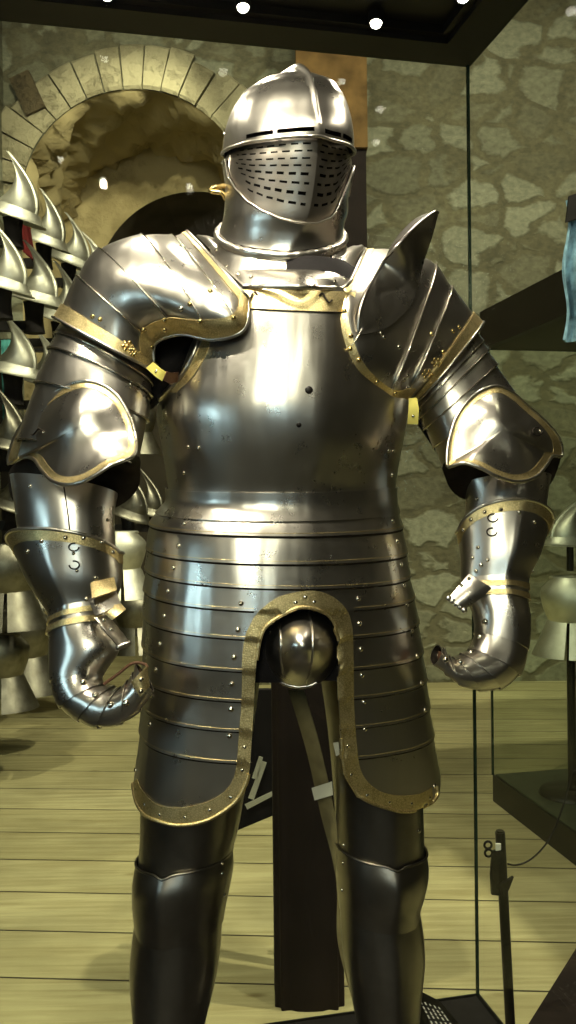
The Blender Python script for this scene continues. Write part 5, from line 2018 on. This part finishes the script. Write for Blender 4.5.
CUIR = [
    (8, 628, 4.7, 86, 1, 'large steel cuirass at the left edge beside the armoured forearm'),
    (38, 608, 5.6, 70, 1, 'steel cuirass half hidden behind the gauntlet cuff'),
    (24, 692, 5.3, 84, 1, 'dark cuirass near the floor left of the hanging hand'),
    (2, 708, 4.8, 76, 1, 'lowest dark cuirass cut by the left edge'),
    (46, 682, 6.4, 62, 1, 'small dark cuirass near the floor, farthest back of the low ones'),
    (122, 598, 6.0, 68, 0, 'pale cuirass seen between forearm and hip armour'),
    (136, 652, 6.6, 60, 1, 'lower pale cuirass seen between gauntlet and hip armour'),
    
    (138, 455, 6.9, 52, 1, 'dark cuirass seen in the gap under the arm pit'),
]
rr = random.Random(5)
for (x, y, Y, h, lb) in HELM:
    p = P(x, y, Y)
    sc = h * Y / F_PX
    thing_from(MORD if ('dark' in lb or y > 400) else MOR, 'morion_helmet', lb, 'helmet', 'helmets ranked along the left wall', p, math.radians(-12 - 10 * rr.random()), sc * (0.94 + 0.12 * rr.random()), math.radians(15 + 9 * rr.random()))
for (x, y, Y, h, dk, lb) in CUIR:
    p = P(x, y, Y)
    sc = h * Y / F_PX
    thing_from(CUD if dk else CUI, 'cuirass', lb, 'cuirass', 'cuirasses ranked along the left wall', p, math.radians(12), sc)
# a pale suit of parts glimpsed inside the second case
for (parts, nm, x, y, Y, h, lb, ct, rz) in ((CUI, 'cuirass', 571, 655, 4.10, 80, 'steel cuirass inside the second glass case at the right edge', 'cuirass', -25), (MOR, 'morion_helmet', 569, 545, 4.10, 50, 'steel helmet above the cuirass inside the second glass case', 'helmet', 200)):
    p = P(x, y, Y)
    thing_from(parts, nm, lb, ct, None, p, math.radians(rz), h * Y / F_PX)
p = P(571, 655, 4.10)
sd_ = empty('mannequin_stand', (p.x, p.y, 0.136), 'thin black stand under the cuirass inside the second glass case', 'stand')
mb = MB(); mb.tube([V((p.x, p.y, 0.15)), V((p.x, p.y, p.z + 0.15))], 0.02, 10)
mb.build('pole', M['blackpaint'], sd_)
mb = MB(); mb.lathe([(0.0005, 0.02), (0.14, 0.02), (0.15, 0.0)], 24, Matrix.Translation((p.x, p.y, 0.138)))
mb.build('foot', M['blackpaint'], sd_)
ph = P(569, 545, 4.10)
mb = MB(); mb.tube([V((p.x, p.y, p.z + 0.385)), V((p.x, p.y, ph.z + 0.02))], 0.016, 10)
mb.build('neck_rod', M['blackpaint'], sd_)
# rack: posts with pegs, one per column of armour
rk = empty('armour_rack', (-1.75, 5.6, 0), 'black timber rack of posts and rails carrying the ranked helmets along the left wall', 'rack')
posts = {}
for (x, y, Y, h, lb) in HELM:
    p = P(x, y, Y)
    sc = h * Y / F_PX
    # head block under each helmet, on a bracket from the rack behind
    mb = MB()
    rows = []
    for j in range(6):
        t = j / 5
        r = sc * (0.18 - 0.03 * math.sin(PI * t))
        rows.append([p + V((r * math.cos(a), r * 0.8 * math.sin(a), sc * (0.0 - 0.52 * t))) for a in [k * 2 * PI / 16 for k in range(16)]])
    mb.grid(rows, closed=True)
    mb.poly(rows[0]); mb.poly(rows[-1][::-1])
    mb.build('head_block', M['cloth'], rk)
    mb = MB()
    mb.box((p.x - 0.42, p.y - 0.025, p.z - 0.40 * sc - 0.025), (p.x, p.y + 0.025, p.z - 0.40 * sc + 0.025))
    mb.build('bracket', M['blackpaint'], rk, False)
for (x, Y) in [(2, 4.5), (14, 4.9), (30, 5.3), (46, 5.75), (62, 6.2), (76, 6.6), (120, 7.0)]:
    p = P(x, 400, Y)
    mb = MB()
    xo = max(XL + 0.06, P(40, 400, Y).x - 0.42)
    mb.box((xo - 0.03, Y - 0.03, 0), (xo + 0.03, Y + 0.03, 2.6))
    mb.build('post', M['blackpaint'], rk, False)
# red and teal cloths hanging among them
for (nm, col, q, lb) in [('red_cloth', 'redcloth', [(18, 214, 4.9), (30, 226, 4.95), (36, 262, 4.95), (24, 252, 4.9)], 'dark red cloth hanging below the first helmet of the top row'),
                         ('teal_cloth', 'teal', [(2, 340, 4.75), (14, 340, 4.8), (14, 420, 4.8), (4, 424, 4.75)], 'teal cloth hanging behind the third row of helmets at the left edge')]:
    mb = MB()
    a, b2, c, d = [P(*k) for k in q]
    mb.sheet([[a.lerp(b2, i / 10).lerp(d.lerp(c, i / 10), j / 10) + V((0, 0.02 * math.sin(i * 1.9), 0)) for i in range(11)] for j in range(11)], 0.006)
    o = mb.build(nm, M[col], None, True, tuple(d))
    tag(o, lb, 'cloth')
# blue cloth at the right edge
mb = MB()
a, b2, c, d = P(568, 200, 3.2), P(620, 180, 3.2), P(620, 350, 3.2), P(566, 340, 3.2)
mb.sheet([[a.lerp(b2, i / 14).lerp(d.lerp(c, i / 14), j / 14) + V((0.01 * math.sin(j * 0.7), 0.03 * math.sin(i * 1.5), 0)) for i in range(15)] for j in range(15)], 0.008)
bl_ = mb.build('banner', M['bluecloth'], None, True, tuple(a))
tag(bl_, 'pale blue banner with black top hanging at the right edge above the far display case', 'banner')
mb = MB()
mb.sheet([[P(566, 222, 3.19), P(622, 205, 3.19)], [P(569, 196, 3.19), P(622, 176, 3.19)]], 0.012)
mb.build('black_band', M['cloth'], bl_, False)
mb = MB(); p0 = P(595, 190, 3.2)
mb.tube([p0, V((p0.x, p0.y, H))], 0.006, 6)
mb.build('cord', M['blackpaint'], bl_)

# ================================================================== hall lighting
def hall(p, aim, e, size, rad=0.06, col=(1, 0.90, 0.66)):
    o = spot_lamp(V(p), aim, e, size, col=col, rad=rad, parent=TRK, name='spotlight')
    return o
TRK = empty('lighting_track', (0, 0, H - 0.02), 'row of ceiling spotlights on the hall ceiling, several added for the steel to reflect', 'lights')
for px in (-1.2, 1.9):
    mb = MB(); mb.box((px - 0.02, -3, H - 0.05), (px + 0.02, 6.5, H - 0.005))
    mb.build('track', M['blackpaint'], TRK, False)
KH = 1.0
hall((-1.2, 3.2, 5.3), (-1.9, 5.5, 2.9), 300 * KH, 50)      # helmets on the left
hall((1.9, 3.5, 5.3), (1.7, 7.2, 2.4), 620 * KH, 100)       # rubble wall on the right
hall((-1.2, 4.6, 5.3), (-1.1, 7.4, 4.0), 200 * KH, 80)     # arch
hall((-0.5, 6.0, 5.2), (-1.9, 8.4, 3.6), 160 * KH, 60)     # inside the recess
hall((1.9, 2.2, 5.3), (-0.2, 5.0, 0.0), 800 * KH, 65)      # floor
hall((-1.2, 2.0, 5.3), (-0.6, 4.4, 0.0), 460 * KH, 75)     # floor
hall((1.9, 1.0, 5.3), (1.4, 4.0, 0.0), 260 * KH, 60)
hall((-1.9, -1.4, 5.2), (-0.1, 1.5, 1.7), 900 * KH, 30)    # added front light to brighten the chest of the suit
hall((1.9, -1.2, 5.3), (1.4, -4.5, 4.2), 400 * KH, 70)     # added; brightens the end wall that the steel mirrors
hall((-1.2, -1.0, 5.3), (-2.2, -1.2, 2.6), 1100 * KH, 34)  # added; lights the side wall for reflections in the steel
hall((1.9, 0.6, 5.3), (4.6, 1.8, 2.6), 700 * KH, 18)  # added; warms the right wall for the streaks on the plates

# unseen cool light added in the left wall for blue streaks on the steel
ld = bpy.data.lights.new('added_cool_light', 'AREA')
ld.shape = 'RECTANGLE'; ld.size = 0.26; ld.size_y = 1.5
ld.energy = 11; ld.color = (0.55, 0.78, 1.0)
lo = bpy.data.objects.new('added_cool_light', ld)
lo.matrix_world = Matrix.Translation((XL + 0.03, 0.15, 1.75)) @ (V((1, 0.35, 0))).to_track_quat('-Z', 'Z').to_matrix().to_4x4()
COL.objects.link(lo)
mb = MB()
for lo_, hi_ in (((XL, -0.14, 0.92), (XL + .03, -0.08, 2.58)), ((XL, 0.38, 0.92), (XL + .03, 0.44, 2.58)), ((XL, -0.08, 2.52), (XL + .03, 0.38, 2.58)), ((XL, -0.08, 0.92), (XL + .03, 0.38, 0.98))):
    mb.box(lo_, hi_)
tag(mb.build('added_window_1', M['blackpaint'], None, False, (0, 0, 0)), kind='structure')  # frame round the added cool light

# unseen bright panel added high in the end wall for the chest highlight
ld = bpy.data.lights.new('added_end_light', 'AREA')
ld.shape = 'RECTANGLE'; ld.size = 1.45; ld.size_y = 2.5
ld.energy = 165; ld.color = (1.0, 0.93, 0.80)
lo = bpy.data.objects.new('added_end_light', ld)
lo.matrix_world = Matrix.Translation((-0.66, YF + 0.04, 4.15)) @ V((0, 1, 0)).to_track_quat('-Z', 'Z').to_matrix().to_4x4()
COL.objects.link(lo)
ld = bpy.data.lights.new('added_low_cool_light', 'AREA')  # unseen blue light added lower down for cool glints; no doorway stands here
ld.shape = 'RECTANGLE'; ld.size = 0.5; ld.size_y = 0.85
ld.energy = 12; ld.color = (0.55, 0.78, 1.0)
lo = bpy.data.objects.new('added_low_cool_light', ld)
lo.matrix_world = Matrix.Translation((-0.30, YF + 0.04, 2.0)) @ V((0, 1, 0)).to_track_quat('-Z', 'Z').to_matrix().to_4x4()
COL.objects.link(lo)
mb = MB()
x0, x1, z0, z1 = -1.385, 0.065, 2.9, 5.4
for lo_, hi_ in (((x0 - .1, YF, z0 - .1), (x0, YF + .08, z1 + .1)), ((x1, YF, z0 - .1), (x1 + .1, YF + .08, z1 + .1)), ((x0, YF, z1), (x1, YF + .08, z1 + .1)), ((x0, YF, z0 - .1), (x1, YF + .08, z0))):
    mb.box(lo_, hi_)
tag(mb.build('added_window_2', M['wood_dark'], None, False, (0, 0, 0)), kind='structure')  # frame round the added end wall light

w = bpy.data.worlds.new('world')
S.world = w
w.use_nodes = True
w.node_tree.nodes['Background'].inputs[0].default_value = (0.9, 0.75, 0.5, 1)
w.node_tree.nodes['Background'].inputs[1].default_value = 0.05
S.view_settings.view_transform = 'Standard'
S.view_settings.look = 'None'
S.view_settings.gamma = 1.0
S.view_settings.use_curve_mapping = False
S.view_settings.exposure = 0.18
S.cycles.transparent_max_bounces = 32
S.cycles.max_bounces = 8
S.cycles.sample_clamp_indirect = 6.0
S.cycles.use_denoising = True
